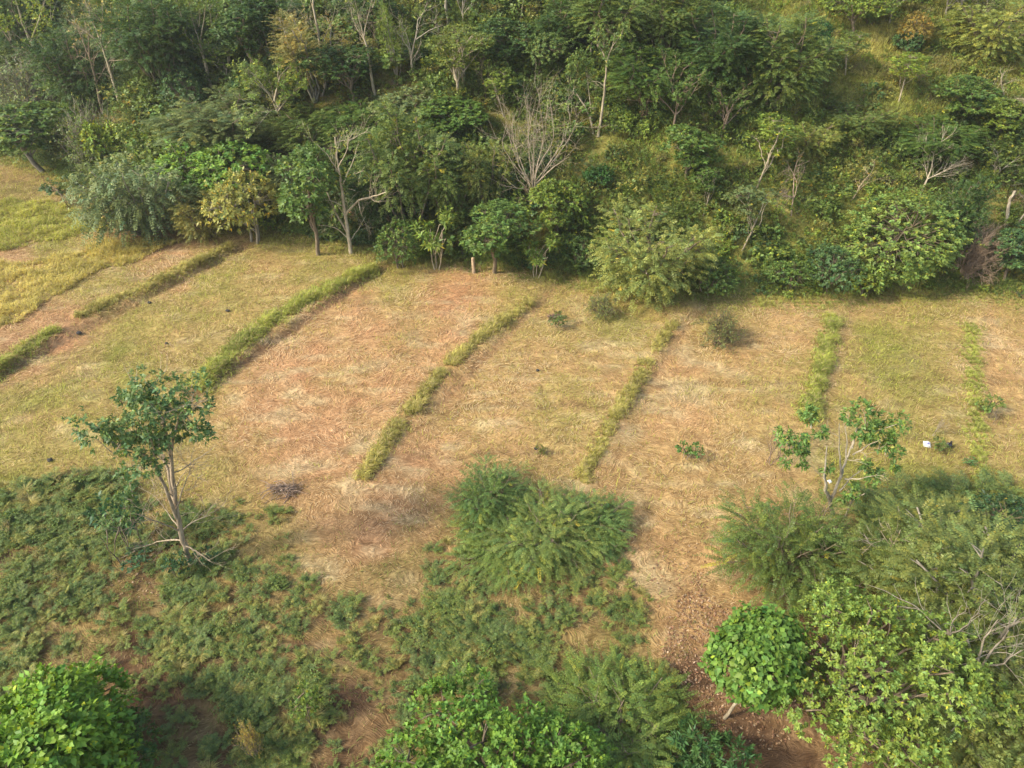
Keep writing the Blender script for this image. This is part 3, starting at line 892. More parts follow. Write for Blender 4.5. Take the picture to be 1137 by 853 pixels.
FG = [(-80, 880), (-80, 555), (30, 530), (110, 520), (180, 560), (270, 560), (330, 570), (330, 640), (420, 660), (480, 610), (520, 570), (700, 600), (725, 660), (745, 720),
      (765, 790), (760, 880)]
FGN = [(20,560,.8),(60,600,.7),(120,560,.6),(200,600,.25),(160,640,.35),(260,640,.9),(60,670,.95),(60,640,.9),(20,720,.85),(100,690,.85),(300,600,.6),(320,540,.3),(200,700,1),(300,700,1),(400,700,1),(130,700,.8),
       (150,750,.35),(150,790,.2),(250,760,1),(330,800,.9),(400,800,.25),(200,830,.8),(480,690,.6),(450,640,.3),(520,640,.5),(600,640,.6),(560,690,.65),(600,720,.9),(500,720,.7),(650,700,.7),(560,640,.5),(620,670,.55),
       (700,700,.7),(700,640,.45),(720,760,1),(660,760,1),(700,830,1),(740,680,.2),(400,620,.1),(330,660,.5),(250,560,.4),(480,740,.8),(440,770,.6)]
def build_ground_cover():
    rng = np.random.default_rng(5)
    src = [sapling_src(1, (.17, .225, .05), 6), sapling_src(2, (.135, .195, .05), 7), sapling_src(3, (.26, .27, .065), 5), sapling_src(4, (.145, .205, .06), 5, dense=8),
           shrub_src(31, 'broad', (.13, .19, .045)), shrub_src(32, 'tussock', (.36, .32, .10)), shrub_src(33, 'twig', (.26, .24, .07))]
    x, y, px, py = region_xy(rng, 20000, FG, (-40, 22, 12, 46), 14)
    dn = idw(px, py, FGN)[:, 0] + (fbm(x * .3, y * .3, 8) - .5) * 1.5
    k = rng.random(len(x)) < np.clip(dn + .04, 0, 1) ** 1.5 * .95
    x, y, px, py, dn = x[k], y[k], px[k], py[k], dn[k]; m = len(x)
    idx = rng.choice(7, m, p=[.28, .22, .14, .12, .08, .11, .05])
    s = np.clip(rng.uniform(.35, 1.15, m) ** 1.1 * (.45 + .6 * dn), .22, 1.5); s = np.where(idx >= 4, s * .6, s)
    scatter('ground_cover', 'low feathery green saplings and weeds spreading over the near slope', 'ground cover',
            np.stack([x, y, terrain(x, y)], 1), rng.uniform(0, 6.28, m), rng.normal(0, .15, (m, 2)), np.stack([s, s, s * rng.uniform(.6, 1.0, m)], 1), idx, src)
    # feathery row of scrub at right, y 550-620
    x, y, px, py = region_xy(rng, 3000, [(960, 600), (960, 560), (1010, 548), (1160, 552), (1170, 700), (1060, 720), (980, 640)], (10, 50, 18, 46), 6)
    m = len(x); idx = rng.choice(4, m); s = rng.uniform(1.3, 2.3, m)
    scatter('scrub', 'dense feathery scrub filling the right side below the field', 'scrub',
            np.stack([x, y, terrain(x, y)], 1), rng.uniform(0, 6.28, m), rng.normal(0, .15, (m, 2)), np.stack([s, s, s], 1), idx, src[:4])
build_ground_cover()

def build_litter():
    rng = np.random.default_rng(9); mb = MB()
    for poly, n, box in (([(745, 690), (790, 640), (800, 700), (900, 700), (920, 790), (850, 830), (760, 820), (740, 760)], 48000, (2, 20, 12, 34)),
                         ([(60, 560), (240, 540), (260, 640), (150, 680), (50, 660)], 16000, (-36, -8, 22, 46)),
                         ([(760, 560), (830, 620), (800, 700), (720, 680)], 8000, (2, 20, 20, 40))):
        x, y, px, py = region_xy(rng, n, poly, box, 20); m = len(x)
        a = rng.uniform(0, 6.28, m); D = np.stack([np.cos(a), np.sin(a), rng.normal(0, .2, m)], 1)
        kk = rng.random(m) < np.clip(vnoise(x * .9, y * .9, 401) * 2.2 - .45, .08, 1); x, y = x[kk], y[kk]; m = len(x); D = D[kk]
        c = np.array([[.34, .23, .13], [.30, .17, .09], [.48, .36, .23], [.18, .10, .06], [.30, .18, .09]])[rng.choice(5, m, p=[.25, .3, .12, .23, .1])] * np.exp(rng.normal(0, .2, (m, 1)))
        add_leaves(mb, np.stack([x, y, terrain(x, y) + .02 + rng.random(m) * .04], 1), D, np.array([0, 0, 1]) + rng.normal(0, .35, (m, 3)), rng.uniform(.05, .2, m), rng.uniform(.03, .11, m), c)
    stuff_obj('leaf_litter', mb, GRASS, 'fallen brown and tan leaves on the bare soil', 'leaf litter')
build_litter()
# ------------------------------------------------------------------ tree kinds
def mk(key, f, lm=None): return Proto(key, *f, lm=lm)
K = {}
K['dome'] = mk('dome_tree', broadleaf(101, 6.5, 7.5, .02, 16, .58, 1500, 9, .24, .13, None, r0=.2, low=-.9, inner=.12))
K['dome2'] = mk('dome_tree', broadleaf(102, 6, 6.5, .15, 10, .45, 714, 9, 0.243, 0.129, None, r0=.18, low=-.4, inner=.2))
K['leafy'] = mk('leafy_tree', broadleaf(103, 9, 6, .38, 11, .36, 561, 9, 0.243, 0.122, None, r0=.16, low=-.3))
K['leafy2'] = mk('leafy_tree', broadleaf(104, 9, 6.5, .3, 14, .3, 612, 8, 0.258, 0.122, None, r0=.15, low=-.3, multi=2))
K['leafy3'] = mk('leafy_tree', broadleaf(105, 8, 5.5, .25, 9, .38, 510, 9, 0.274, 0.152, None, r0=.14, low=-.2, inner=.15))
K['tall'] = mk('tall_tree', broadleaf(106, 13, 6, .52, 10, .32, 510, 8, 0.243, 0.114, None, r0=.17, low=-.2, inner=.1))
K['tall2'] = mk('tall_tree', broadleaf(107, 12, 5.5, .45, 12, .25, 442, 8, 0.228, 0.106, None, r0=.15, low=-.2, inner=.05, multi=2))
K['slim'] = mk('slim_tree', broadleaf(108, 8, 3.4, .4, 6, .4, 221, 8, 0.228, 0.106, None, r0=.055, low=-.2, inner=.1, bend=.08))
K['sparse'] = mk('sparse_tree', branchy(109, 10, 4, (6, 4, 3, 3), .62, .62, .13, leaf=(7, .26, .12, 1.0, .75), first=.45))
K['sparse2'] = mk('sparse_tree', branchy(110, 11, 4, (6, 4, 3, 3), .5, .60, .13, leaf=(7, .24, .11, 1.0, .85), first=.55, up=.12))
K['bare'] = mk('bare_tree', branchy(111, 9, 5, (5, 4, 3, 3, 2), .6, .66, .10, first=.35, stem=.34))
K['bare2'] = mk('bare_tree', branchy(112, 8, 5, (4, 3, 3, 3, 2), .8, .66, .10, wob=.12, up=.04, first=.5, stem=.36))
K['vase'] = mk('bare_tree', branchy(113, 9, 5, (3, 3, 3, 3, 2), .42, .66, .13, wob=.08, up=.1, first=.3, stem=.3, forks=6))
K['feather'] = mk('feathery_tree', feathery(114, 7, 8, 16, 1900, .8, 10, .16, .055, trunk=.15, grav=.45))
K['feather2'] = mk('feathery_tree', feathery(115, 9, 7, 13, 1700, .8, 10, .16, .055, trunk=.3, grav=.5))
K['feather3'] = mk('feathery_tree', feathery(116, 5, 7, 16, 1500, .65, 9, .14, .05, trunk=.05, grav=.5))
K['wisp'] = mk('feathery_tree', feathery(117, 9, 6, 8, 560, 1.0, 10, .16, .05, trunk=.35, grav=.4))
K['tangle'] = mk('tangled_bush', feathery(118, 4, 8, 22, 1100, .9, 9, .17, .075, trunk=.1, grav=.7, r0=.07))
K['bush'] = mk('bush', broadleaf(119, 3.2, 4, .05, 9, .45, 391, 8, 0.182, 0.091, None, r0=.07, low=-.5, multi=3))
K['bush2'] = mk('bush', broadleaf(120, 3, 3.6, .05, 7, .45, 255, 8, 0.228, 0.129, None, r0=.06, low=-.4, multi=3))
K['weed'] = mk('bush', broadleaf(121, 1.4, 1.5, .05, 6, .4, 46, 8, .17, .085, None, r0=.02, low=-.4, multi=3, inner=.1))
K['twiggy'] = mk('twiggy_bush', branchy(122, 3, 4, (4, 4, 3, 3), .6, .7, .03, wob=.14, up=.03, first=.2, stem=.4, forks=9, leaf=(3, .12, .06, 1, .35)))
K['deadthin'] = mk('dead_shrub', branchy(153, 3, 4, (3, 3, 3, 2), .6, .7, .035, wob=.14, up=.02, first=.3, stem=.4, forks=3))
K['deadtwig'] = mk('dead_bush', branchy(123, 3, 5, (4, 3, 3, 3, 2), .55, .7, .04, wob=.12, up=.02, first=.2, stem=.4, forks=16))
K['palmy'] = mk('shoot_tree', broadleaf(124, 5, 3.5, .3, 7, .2, 60, 12, .5, .12, None, r0=.05, low=0, inner=0, multi=3, spread=1.1))

G_DK, G_MD, G_LT, G_BR = (.065, .115, .026), (.105, .17, .034), (.165, .225, .036), (.22, .29, .042)
G_OL, G_YO, G_BG, G_GY = (.14, .19, .042), (.22, .25, .055), (.08, .145, .045), (.155, .195, .065)
G_YE, G_OR, G_BN = (.36, .33, .06), (.28, .25, .07), (.28, .25, .11)
PB, GB, BB, RB, WB = (.46, .40, .29), (.34, .31, .25), (.24, .19, .13), (.33, .25, .18), (.54, .48, .37)

# kind, x, base y, top y, width px, lean px, tint, bark, label, extra
TREES = [
 ('twiggy', 22, 132, 62, 80, 0, G_GY, GB, 'grey twiggy bush under the leaning light green tree at the left edge'),
 ('sparse', 28, 72, -20, 60, -18, G_LT, PB, 'half bare pale tree behind the leaning light green tree, upper left corner'),
 ('feather2', 168, 96, 2, 92, 0, G_DK, BB, 'big dark feathery tree right of the two leaning pale trunks'),
 ('slim', 197, 80, -12, 46, -14, G_MD, GB, 'slim tree with a thin dark leaning stem at the top, beside the leafy leaning tree'),
 ('slim', 248, 98, 50, 38, 2, G_LT, PB, 'small bright green tree at the foot of the leafy leaning tree'),
 ('bush', 205, 128, 76, 52, 0, G_BG, BB, 'blue green broadleaf bush left of the small bright green tree'),
 ('wisp', 350, 110, 12, 78, -12, G_OR, GB, 'rusty olive leaved tree at the foot of the tall thin brown one'),
 ('feather2', 300, 66, -10, 64, 0, G_DK, GB, 'dark tree at the top edge left of the rusty olive tree'),
 ('sparse', 316, 152, 58, 74, -10, G_LT, PB, 'half bare tree with pale forked limbs and a leafy green top'),
 ('feather', 252, 176, 106, 116, 0, G_GY, BB, 'wide grey green feathery tree directly behind the big leaved dome'),
 ('leafy3', 34, 192, 114, 92, 0, G_MD, GB, 'dense green tree with a thin pale trunk at the left edge of the wood'),
 ('twiggy', 92, 194, 118, 58, 0, G_OL, GB, 'vine hung twiggy bush at the wood edge left of the tangled bush'),
 ('bush2', 119, 184, 136, 42, 0, G_BR, BB, 'bright yellow green bush above the tangled grey bush'),
 ('tangle', 154, 262, 176, 112, 0, G_GY, GB, 'wide tangled grey green bush spilling onto the field at upper left'),
 ('dome2', 234, 240, 156, 108, 0, (.16, .27, .045), BB, 'glossy big leaved green dome tree behind the yellow tree'),
 ('feather3', 225, 266, 212, 62, 0, (.21, .20, .045), BB, 'olive yellow feathery bush joined to the left of the yellow tree'),
 ('bush', 270, 268, 190, 76, 0, (.31, .31, .075), GB, 'golden yellow leaved tree at the wood edge in front of the dome tree'),
 ('leafy3', 344, 282, 172, 72, 0, G_MD, BB, 'dark leafy tree between the yellow tree and the pale branching tree'),
 ('feather2', 452, 262, 132, 94, 0, G_OL, BB, 'tall feathery tree with a rusty patch right of the pale branching tree'),
 ('feather', 425, 255, 180, 60, 0, G_DK, BB, 'dark shaded tree behind the long bare limb of the pale branching tree'),
 ('bush', 446, 300, 246, 56, 0, G_MD, BB, 'rounded green bush on the field edge right of the pale branching tree'),
 ('palmy', 486, 298, 236, 46, 0, G_LT, PB, 'young shoot with three pale stems and tufted leaves near the short post'),
 ('leafy3', 549, 306, 228, 76, 0, G_MD, BB, 'drooping leafy green tree directly right of the short wooden post'),
 ('feather2', 497, 252, 164, 72, 0, G_OL, BB, 'olive feathery tree behind the young three stemmed shoot'),
 ('feather3', 540, 226, 158, 56, 0, G_YO, BB, 'yellowish olive feathery bush left of the large bare vase shaped tree'),
 ('leafy3', 616, 274, 204, 52, 0, G_LT, BB, 'light green small tree at the foot of the large bare vase shaped tree'),
 ('palmy', 596, 308, 262, 40, 4, G_LT, PB, 'upright pale green shoot at the field edge below the bare vase shaped tree'),
 ('bush2', 664, 210, 184, 30, 0, (.05, .12, .025), BB, 'small dark green bush alone on the grassy slope'),
 ('bush', 648, 300, 262, 48, 0, G_DK, BB, 'dark green bush just left of the olive mound of foliage'),
 ('feather3', 722, 330, 232, 122, 0, (.22, .25, .06), BB, 'wide yellowish olive feathery mound at the field edge'),
 ('bush', 790, 330, 284, 58, 0, G_MD, BB, 'green bush with a bent white stem right of the olive mound'),
 ('dome2', 600, 84, 36, 58, 0, (.13, .19, .05), BB, 'pale green round tree near the top centre'),
 ('slim', 577, 24, -60, 40, -3, G_MD, PB, 'lone pale trunk cut by the top edge, above the pale green round tree'),
 ('wisp', 441, 84, 4, 34, -8, G_LT, GB, 'thin mossy tree between the straight pale trunk and the white forked tree'),
 ('leafy2', 513, 110, 34, 72, -2, (.15, .19, .035), PB, 'yellow green leafy tree with twin pale stems right of the white forked tree'),
 ('bare', 540, 116, 62, 24, 0, G_BN, RB, 'small reddish bare tree right of the yellow green twin stemmed tree'),
 ('sparse', 513, 40, -40, 36, -4, G_MD, GB, 'grey stemmed tree cut by the top edge above the yellow green leafy tree'),
 ('tall', 496, 30, -70, 44, 0, G_DK, GB, 'thick grey trunk cut by the top edge, left of the grey stemmed tree'),
 ('feather2', 684, 62, -30, 110, 0, G_OL, BB, 'dull olive feathery tree cut by the top edge right of centre'),
 ('feather2', 722, 122, 54, 92, 0, G_MD, BB, 'dark feathery tree directly right of the high leafy tuft'),
 ('sparse', 746, 152, 62, 62, 18, G_MD, RB, 'tree with a pink grey leaning trunk left of the great dark feathery clump'),
 ('feather', 800, 96, 14, 100, 0, G_DK, BB, 'great dark feathery tree near the top right of centre, left one of the clump'),
 ('feather', 862, 116, 22, 96, 0, G_OL, BB, 'olive tinted feathery tree forming the right half of the great dark clump'),
 ('dome2', 900, 76, 26, 48, 0, (.05, .12, .03), BB, 'dark green broadleaf tree at the right end of the great feathery clump'),
 ('sparse', 800, 164, 84, 66, 4, G_MD, RB, 'grey brown branching tree below the great dark feathery clump'),
 ('leafy3', 768, 206, 142, 62, 0, G_MD, BB, 'leafy green tree low on the slope left of the pale sapling'),
 ('slim', 840, 208, 128, 52, 2, G_LT, PB, 'small light green tree with pale stem above the pale sapling'),
 ('slim', 823, 278, 208, 46, 3, (.14, .18, .06), PB, 'pale sapling standing alone on the open grassy slope'),
 ('bare2', 880, 240, 168, 44, 6, G_BN, (.5, .38, .3), 'pinkish bare twisted tree on the open slope right of the pale sapling'),
 ('bare2', 944, 222, 174, 42, 2, G_BN, (.42, .34, .22), 'tan bare tree above the left side of the bright round tree'),
 ('bare', 1021, 220, 142, 58, 18, G_BN, WB, 'white bare tree leaning right just above the bright round tree'),
 ('dome', 1003, 308, 213, 124, 0, (.17, .24, .05), BB, 'large bright round tree on the field edge, above the fresh green bush at right'),
 ('feather2', 1058, 296, 200, 52, 0, G_DK, BB, 'dark feathery tree squeezed between the bright round tree and the dead brown bush'),
 ('deadtwig', 1078, 308, 246, 58, 10, G_BN, (.42, .32, .23), 'dead reddish brown bush right of the bright round tree'),
 ('bare', 1126, 258, 180, 54, 4, G_BN, GB, 'grey bare tree at the right edge of the picture'),
 ('leafy3', 1126, 318, 258, 52, 0, G_BG, BB, 'blue green leafy tree in the lower right corner of the wood'),
 ('bush', 927, 326, 274, 66, 0, G_BG, BB, 'blue green bush at the field edge left of the bright round tree'),
 ('bush2', 964, 332, 292, 44, 0, G_LT, BB, 'fresh green bush at the front left foot of the bright round tree'),
 ('bush', 880, 322, 286, 52, 0, G_MD, BB, 'mid green bush left of the blue green bush at the field edge'),
 ('slim', 998, 114, 58, 42, 8, G_BR, PB, 'small yellow green tree high on the grassy slope, below the rusty round bush'),
 ('slim', 939, 84, 34, 34, 4, G_OL, WB, 'little tree with a white stem at the left border of the upper grassy slope'),
 ('dome2', 955, 38, -12, 62, 0, G_LT, BB, 'fresh green round tree at the top edge left of the rusty bush'),
 ('bush', 1017, 54, 16, 40, 0, (.24, .19, .04), BB, 'rusty orange round bush on the upper grassy slope'),
 ('bush2', 1007, 62, 36, 28, 0, G_BG, BB, 'small blue green bush nestled against the rusty round bush'),
 ('feather3', 1106, 58, 4, 92, 0, (.25, .28, .06), BB, 'wide golden olive tree in the top right corner'),
 ('leafy3', 1072, 146, 88, 60, 0, G_MD, BB, 'green broadleaf tree below the curved bare tree on the right'),
 ('leafy3', 1112, 158, 112, 52, 0, G_LT, BB, 'leafy green tree at the right edge below the broadleaf clump'),
 ('bare2', 1112, 124, 68, 56, -6, G_OL, PB, 'curved pale bare tree near the upper right edge'),
 ('leafy2', 1062, 20, -30, 50, 0, G_MD, GB, 'green tree at the top edge left of the golden olive tree'),
 ('sparse', 1086, 32, -20, 34, 6, G_OL, PB, 'pale thin stemmed tree at the top edge beside the golden olive tree'),
 ('sparse', 988, 26, -24, 44, 12, G_MD, WB, 'leaning pale branched tree at the top edge behind the rusty bush'),
 ('feather', 1040, 176, 132, 80, 0, G_MD, BB, 'dark feathery tree behind the white bare leaning tree'),
 ('feather3', 952, 150, 116, 66, 0, G_OL, BB, 'olive feathery bush in the middle of the upper right slope'),
 ('feather3', 900, 170, 136, 56, 0, G_YO, BB, 'yellow olive bush below the dark broadleaf tree on the right'),
 ('sparse', 1096, 212, 160, 54, 4, G_OL, GB, 'grey stemmed half leafy tree left of the grey bare tree'),
 ('leafy', 392, 120, 50, 74, 0, G_DK, BB, 'dark leafy tree below and left of the straight pale trunk'),
 ('feather', 400, 168, 118, 82, 0, G_MD, BB, 'grey leaved feathery tree above the pale branching tree'),
 ('feather', 80, 120, 40, 74, 0, G_DK, BB, 'dark tree filling the gap behind the leaning light green trunk'),
 ('leafy3', 276, 82, 6, 66, 0, G_DK, BB, 'dark leafy tree right of the leafy leaning tree'),
 ('feather', 352, 172, 120, 88, 0, G_OL, BB, 'olive feathery tree right of the half bare forked tree'),
 ('leafy3', 560, 84, 26, 58, 0, G_DK, BB, 'dark green tree left of the pale green round tree'),
 ('feather', 630, 60, 2, 62, 0, G_DK, BB, 'dark tree behind the pale green round tree'),
 ('leafy3', 500, 160, 112, 64, 0, (.10, .17, .03), BB, 'fresh green low tree below the yellow green twin stemmed tree'),
 ('bush', 455, 140, 96, 78, 0, G_GY, BB, 'grey green bush below the white forked tree'),
 ('feather2', 740, 66, -12, 70, 0, G_OL, BB, 'olive feathery tree at the top edge left of the great dark clump'),
 ('feather3', 330, 234, 168, 54, 0, G_GY, BB, 'grey green feathery bush behind the dark leafy tree'),
 ('leafy', 420, 60, -10, 60, 0, G_DK, BB, 'dark green tree behind the straight pale trunk at the top edge'),
 ('slim', 288, 46, -26, 30, 0, G_GY, GB, 'thin grey stem cut by the top edge left of the rusty olive tree'),
 ('slim', 706, 60, 6, 30, 4, G_LT, PB, 'thin pale stemmed tree right of the high leafy tuft near the top edge'),
 ('slim', 476, 170, 118, 34, 2, G_LT, PB, 'thin pale stemmed young tree above the young three stemmed shoot'),
 ('slim', 560, 130, 74, 34, -3, G_LT, PB, 'thin pale stemmed tree right of the small reddish bare tree'),
 ('slim', 780, 240, 186, 30, 2, G_MD, PB, 'thin pale stemmed tree left of the pale sapling on the open slope'),
 ('sparse', 300, 128, 64, 36, -3, G_LT, PB, 'thin pale half bare tree left of the pale forked one with the leafy green top'),
 ('sparse2', 634, 50, -20, 36, -4, G_MD, RB, 'brownish trunk at the top edge above the high leafy tuft'),
 ('slim', 727, 32, -50, 34, 4, G_OL, PB, 'pale thin trunk at the top edge among the olive feathery trees'),
 ('sparse', 332, 198, 138, 48, 4, G_OL, PB, 'small half bare tree left of the pale branching tree, above the dark leafy one'),
 ('bare2', 508, 196, 138, 36, -4, G_OL, PB, 'small bare forked tree left of the large vase shaped tree'),
 ('deadthin', 218, 120, 90, 24, -8, G_OL, RB, 'leaning bunch of bare sticks right of the blue green bush'),
 ('feather', 18, 60, -14, 70, 0, G_DK, BB, 'dark tree behind the half bare pale tree in the upper left corner'),
]
SHRUBBY = {'dome', 'dome2', 'feather', 'feather3', 'tangle', 'bush', 'bush2', 'twiggy', 'weed', 'deadtwig', 'leafy3', 'feather2', 'leafy2'}
CATN = {'dome': ('round_tree', 'tree'), 'dome2': ('round_tree', 'tree'), 'tangle': ('tangled_bush', 'bush'), 'bush': ('leafy_bush', 'bush'), 'bush2': ('leafy_bush', 'bush'),
        'twiggy': ('twiggy_bush', 'bush'), 'deadtwig': ('dead_bush', 'bush'), 'deadthin': ('dead_shrub', 'shrub'), 'weed': ('weed', 'weed'), 'bare': ('bare_tree', 'tree'), 'bare2': ('bare_tree', 'tree'),
        'vase': ('bare_tree', 'tree'), 'feather': ('feathery_tree', 'tree'), 'feather2': ('feathery_tree', 'tree'), 'wisp': ('feathery_tree', 'tree'),
        'slim': ('slender_tree', 'tree'), 'tall': ('tall_tree', 'tree'), 'tall2': ('tall_tree', 'tree'), 'palmy': ('sapling', 'sapling'),
        'sparse': ('half_bare_tree', 'tree'), 'sparse2': ('half_bare_tree', 'tree')}
CLEAR = []

def T(kind, x, yb, yt, wpx, lean, tint, bark, label, group=None, cover=None):
    p = hit(x, yb); v = p - CAM; dep = float(v @ FW); ppm = FPX / dep
    phi = math.asin(-v[2] / np.linalg.norm(v))
    w = wpx / ppm; hp = (yb - yt) / ppm
    def solve(P0, dy, f):
        lo, hi = .2, 40.0
        for _ in range(30):
            m_ = (lo + hi) / 2
            if project(np.array([P0[0], P0[1] + dy, P0[2] + m_ * f]))[1] > yt: lo = m_
            else: hi = m_
        return lo
    if kind in SHRUBBY:
        b_ = w / 2 * math.sin(phi); s_ = hp / 2
        h = 2 * math.sqrt(max(s_ * s_ - b_ * b_, (.42 * s_) ** 2)) / math.cos(phi); h = max(h, .42 * w)
        d = ray(x, (yb + yt) / 2); ts = np.linspace(dep * .7, dep * 1.6, 900); Q = CAM[None] + d[None] * ts[:, None]
        below = Q[:, 2] < terrain(Q[:, 0], Q[:, 1]) + h * .5
        p = Q[int(np.argmax(below))] if below.any() else Q[-1]; p = np.array([p[0], p[1], terrain(p[0], p[1])])
    else:
        h = solve(p, 0, 1.0)
        CLEAR.append((x, yb, yt, lean))
    nm, ct = CATN.get(kind, ('leafy_tree', 'tree'))
    if ct == 'tree' and 'bush' in label.split(' ')[:5] and kind.startswith('feather'): nm, ct = 'feathery_bush', 'bush'
    if kind == 'feather3' and ct == 'tree': nm, ct = ('feathery_bush', 'bush') if 'bush' in label or 'mound' in label else ('feathery_tree', 'tree')
    p = [float(p[0]), float(p[1]), float(p[2]) - .05]
    return place(K[kind], nm, p, h, w, label, ct, tint, bark, leanx=math.atan2(lean, (yb - yt)), group=group,
                 crown_name='foliage' if ct in ('bush', 'weed') else 'crown', stem_name='stem' if ct in ('bush', 'weed', 'sapling') else 'trunk')

random.seed(4)
for t in TREES: T(*t[:9])

# ------------------------------------------------------------------ trees drawn limb by limb
def pt(px, py, Y):
    d = ray(px, py); return CAM + d * (Y / d[1])

def custom(name, label, cat, base, limbs, clumps, tint, bark, leaf=(8, .3, .15, .95), seed=1, twigs=0, lm=None, fold=None, yellow=.05, ros_low=-1.5, twlen=1.0, dens=1.0):
    """limbs: (r0, r1, [(px, py, dY) ...]); clumps: (px, py, radius px, dY, count)"""
    rng = np.random.default_rng(seed)
    b = hit(*base); Y0 = b[1]; ppm = FPX / float((b - CAM) @ FW)
    wood, crown = MB(), MB(); tips = []
    o = b.copy()
    for (r0, r1, L) in limbs:
        P = np.array([pt(a, c, Y0 + dy) for a, c, dy in L]) - o
        # smooth by subdividing
        t = np.arange(len(P)); tt = np.linspace(0, len(P) - 1, (len(P) - 1) * 4 + 1)
        Q = np.stack([np.interp(tt, t, P[:, k]) for k in range(3)], 1)
        Q[1:-1] = (Q[:-2] + Q[1:-1] * 2 + Q[2:]) / 4
        Q[1:-1] += rng.normal(0, .02, Q[1:-1].shape)
        tube(wood, Q, np.linspace(r0, r1, len(Q)), 7 if r0 > .08 else 5)
        for k in range(twigs):
            f = rng.uniform(.3, 1); i = int(f * (len(Q) - 1)); d = norm(Q[min(i + 1, len(Q) - 1)] - Q[max(i - 1, 0)])
            e = norm(rng.normal(size=3)); d2 = d * .6 + e * .8 + np.array([0, 0, .15]); d2 /= np.linalg.norm(d2)
            grow(rng, wood, tips, Q[i], d2, twlen * rng.uniform(.5, 1.2), max(min(r1 * .8, .04), .012), 3, dict(wob=.12, up=.05, lv=5, kids=(3, 3, 3, 3, 2), ang=.6, ratio=.7, first=.3))
    for (px, py, r, dy, n) in clumps:
        c = pt(px, py, Y0 + dy) - o; rr = r / ppm; n = int(n * dens)
        k = max(2, n // 14); C = c + rng.normal(0, .45, (k, 3)) * rr; Rr = np.full(k, rr * .55)
        P, D = lobe_points(rng, n, C, Rr, ros_low)
        rosettes(crown, rng, P, D + [0, 0, .5], leaf[0], leaf[1], leaf[2], leaf[3], fold=fold, yellow=yellow)
        for q in C[:3]: tube(wood, curve(rng, c * .8 + q * .2 - [0, 0, rr * .8], q, 4, .05, .05), [.03, .025, .018, .01], 4)
    root = bpy.data.objects.new(name, None); link(root); root.location = o; set_props(root, label, cat)
    if wood.n: w_ = bpy.data.objects.new('trunk', wood.mesh(name + '_trunk', BARK)); link(w_); w_.parent = root; w_.color = (*bark, 1)
    if crown.n: c_ = bpy.data.objects.new('crown', crown.mesh(name + '_crown', lm or LEAF)); link(c_); c_.parent = root; c_.color = (*tint, 1)
    return root

# tall left tree with clumps of blue green leaves on a pale leaning trunk
custom('leafy_tree', 'tall pale trunked tree with dark green leaf clumps standing on the near left slope', 'tree', (214, 628),
       [(.15, .07, [(214, 630, 0), (205, 608, 0), (198, 580, 0), (194, 545, .2), (190, 505, .3), (182, 470, .4)]),
        (.06, .015, [(190, 505, .3), (196, 470, 0), (205, 448, -.3), (226, 452, -.5)]),
        (.11, .03, [(182, 470, .4), (170, 450, .8), (160, 432, 1)]),
        (.09, .02, [(196, 575, 0), (183, 540, -.5), (170, 515, -.8), (155, 500, -1), (130, 498, -1.3)]),
        (.09, .02, [(194, 560, .1), (186, 520, .8), (178, 500, 1.2), (172, 470, 1.5)]),
        (.05, .012, [(200, 590, 0), (182, 582, -.6), (160, 573, -1), (150, 570, -1.3)]),
        (.05, .012, [(202, 600, 0), (180, 600, .4), (158, 607, .8)]),
        (.045, .012, [(200, 592, 0), (212, 580, .5), (234, 572, .9)]),
        (.045, .012, [(196, 565, 0), (204, 540, -.6), (216, 515, -1)]),
        (.05, .012, [(205, 605, 0), (218, 612, -.4), (236, 625, -.8)]),
        (.04, .01, [(198, 585, 0), (186, 570, .9), (170, 548, 1.4)])],
       [(182, 432, 24, .8, 60), (205, 440, 18, 0, 34), (152, 436, 16, 1, 26), (132, 440, 10, 1, 14), (170, 458, 24, .6, 50), (142, 470, 26, -.6, 66), (122, 490, 18, -1.2, 40),
        (168, 492, 22, -.8, 54), (190, 482, 15, .3, 30), (128, 575, 11, -1, 16), (145, 548, 10, -.8, 14), (215, 462, 13, -.4, 22), (228, 480, 7, -.6, 9), (152, 510, 14, -.9, 18),
        (135, 525, 9, -1.2, 10), (200, 458, 16, .5, 24)],
       (.115, .19, .062), (.44, .36, .26), leaf=(9, .22, .115, .95), seed=3, twigs=7, yellow=.07, twlen=1.1, dens=1.45)
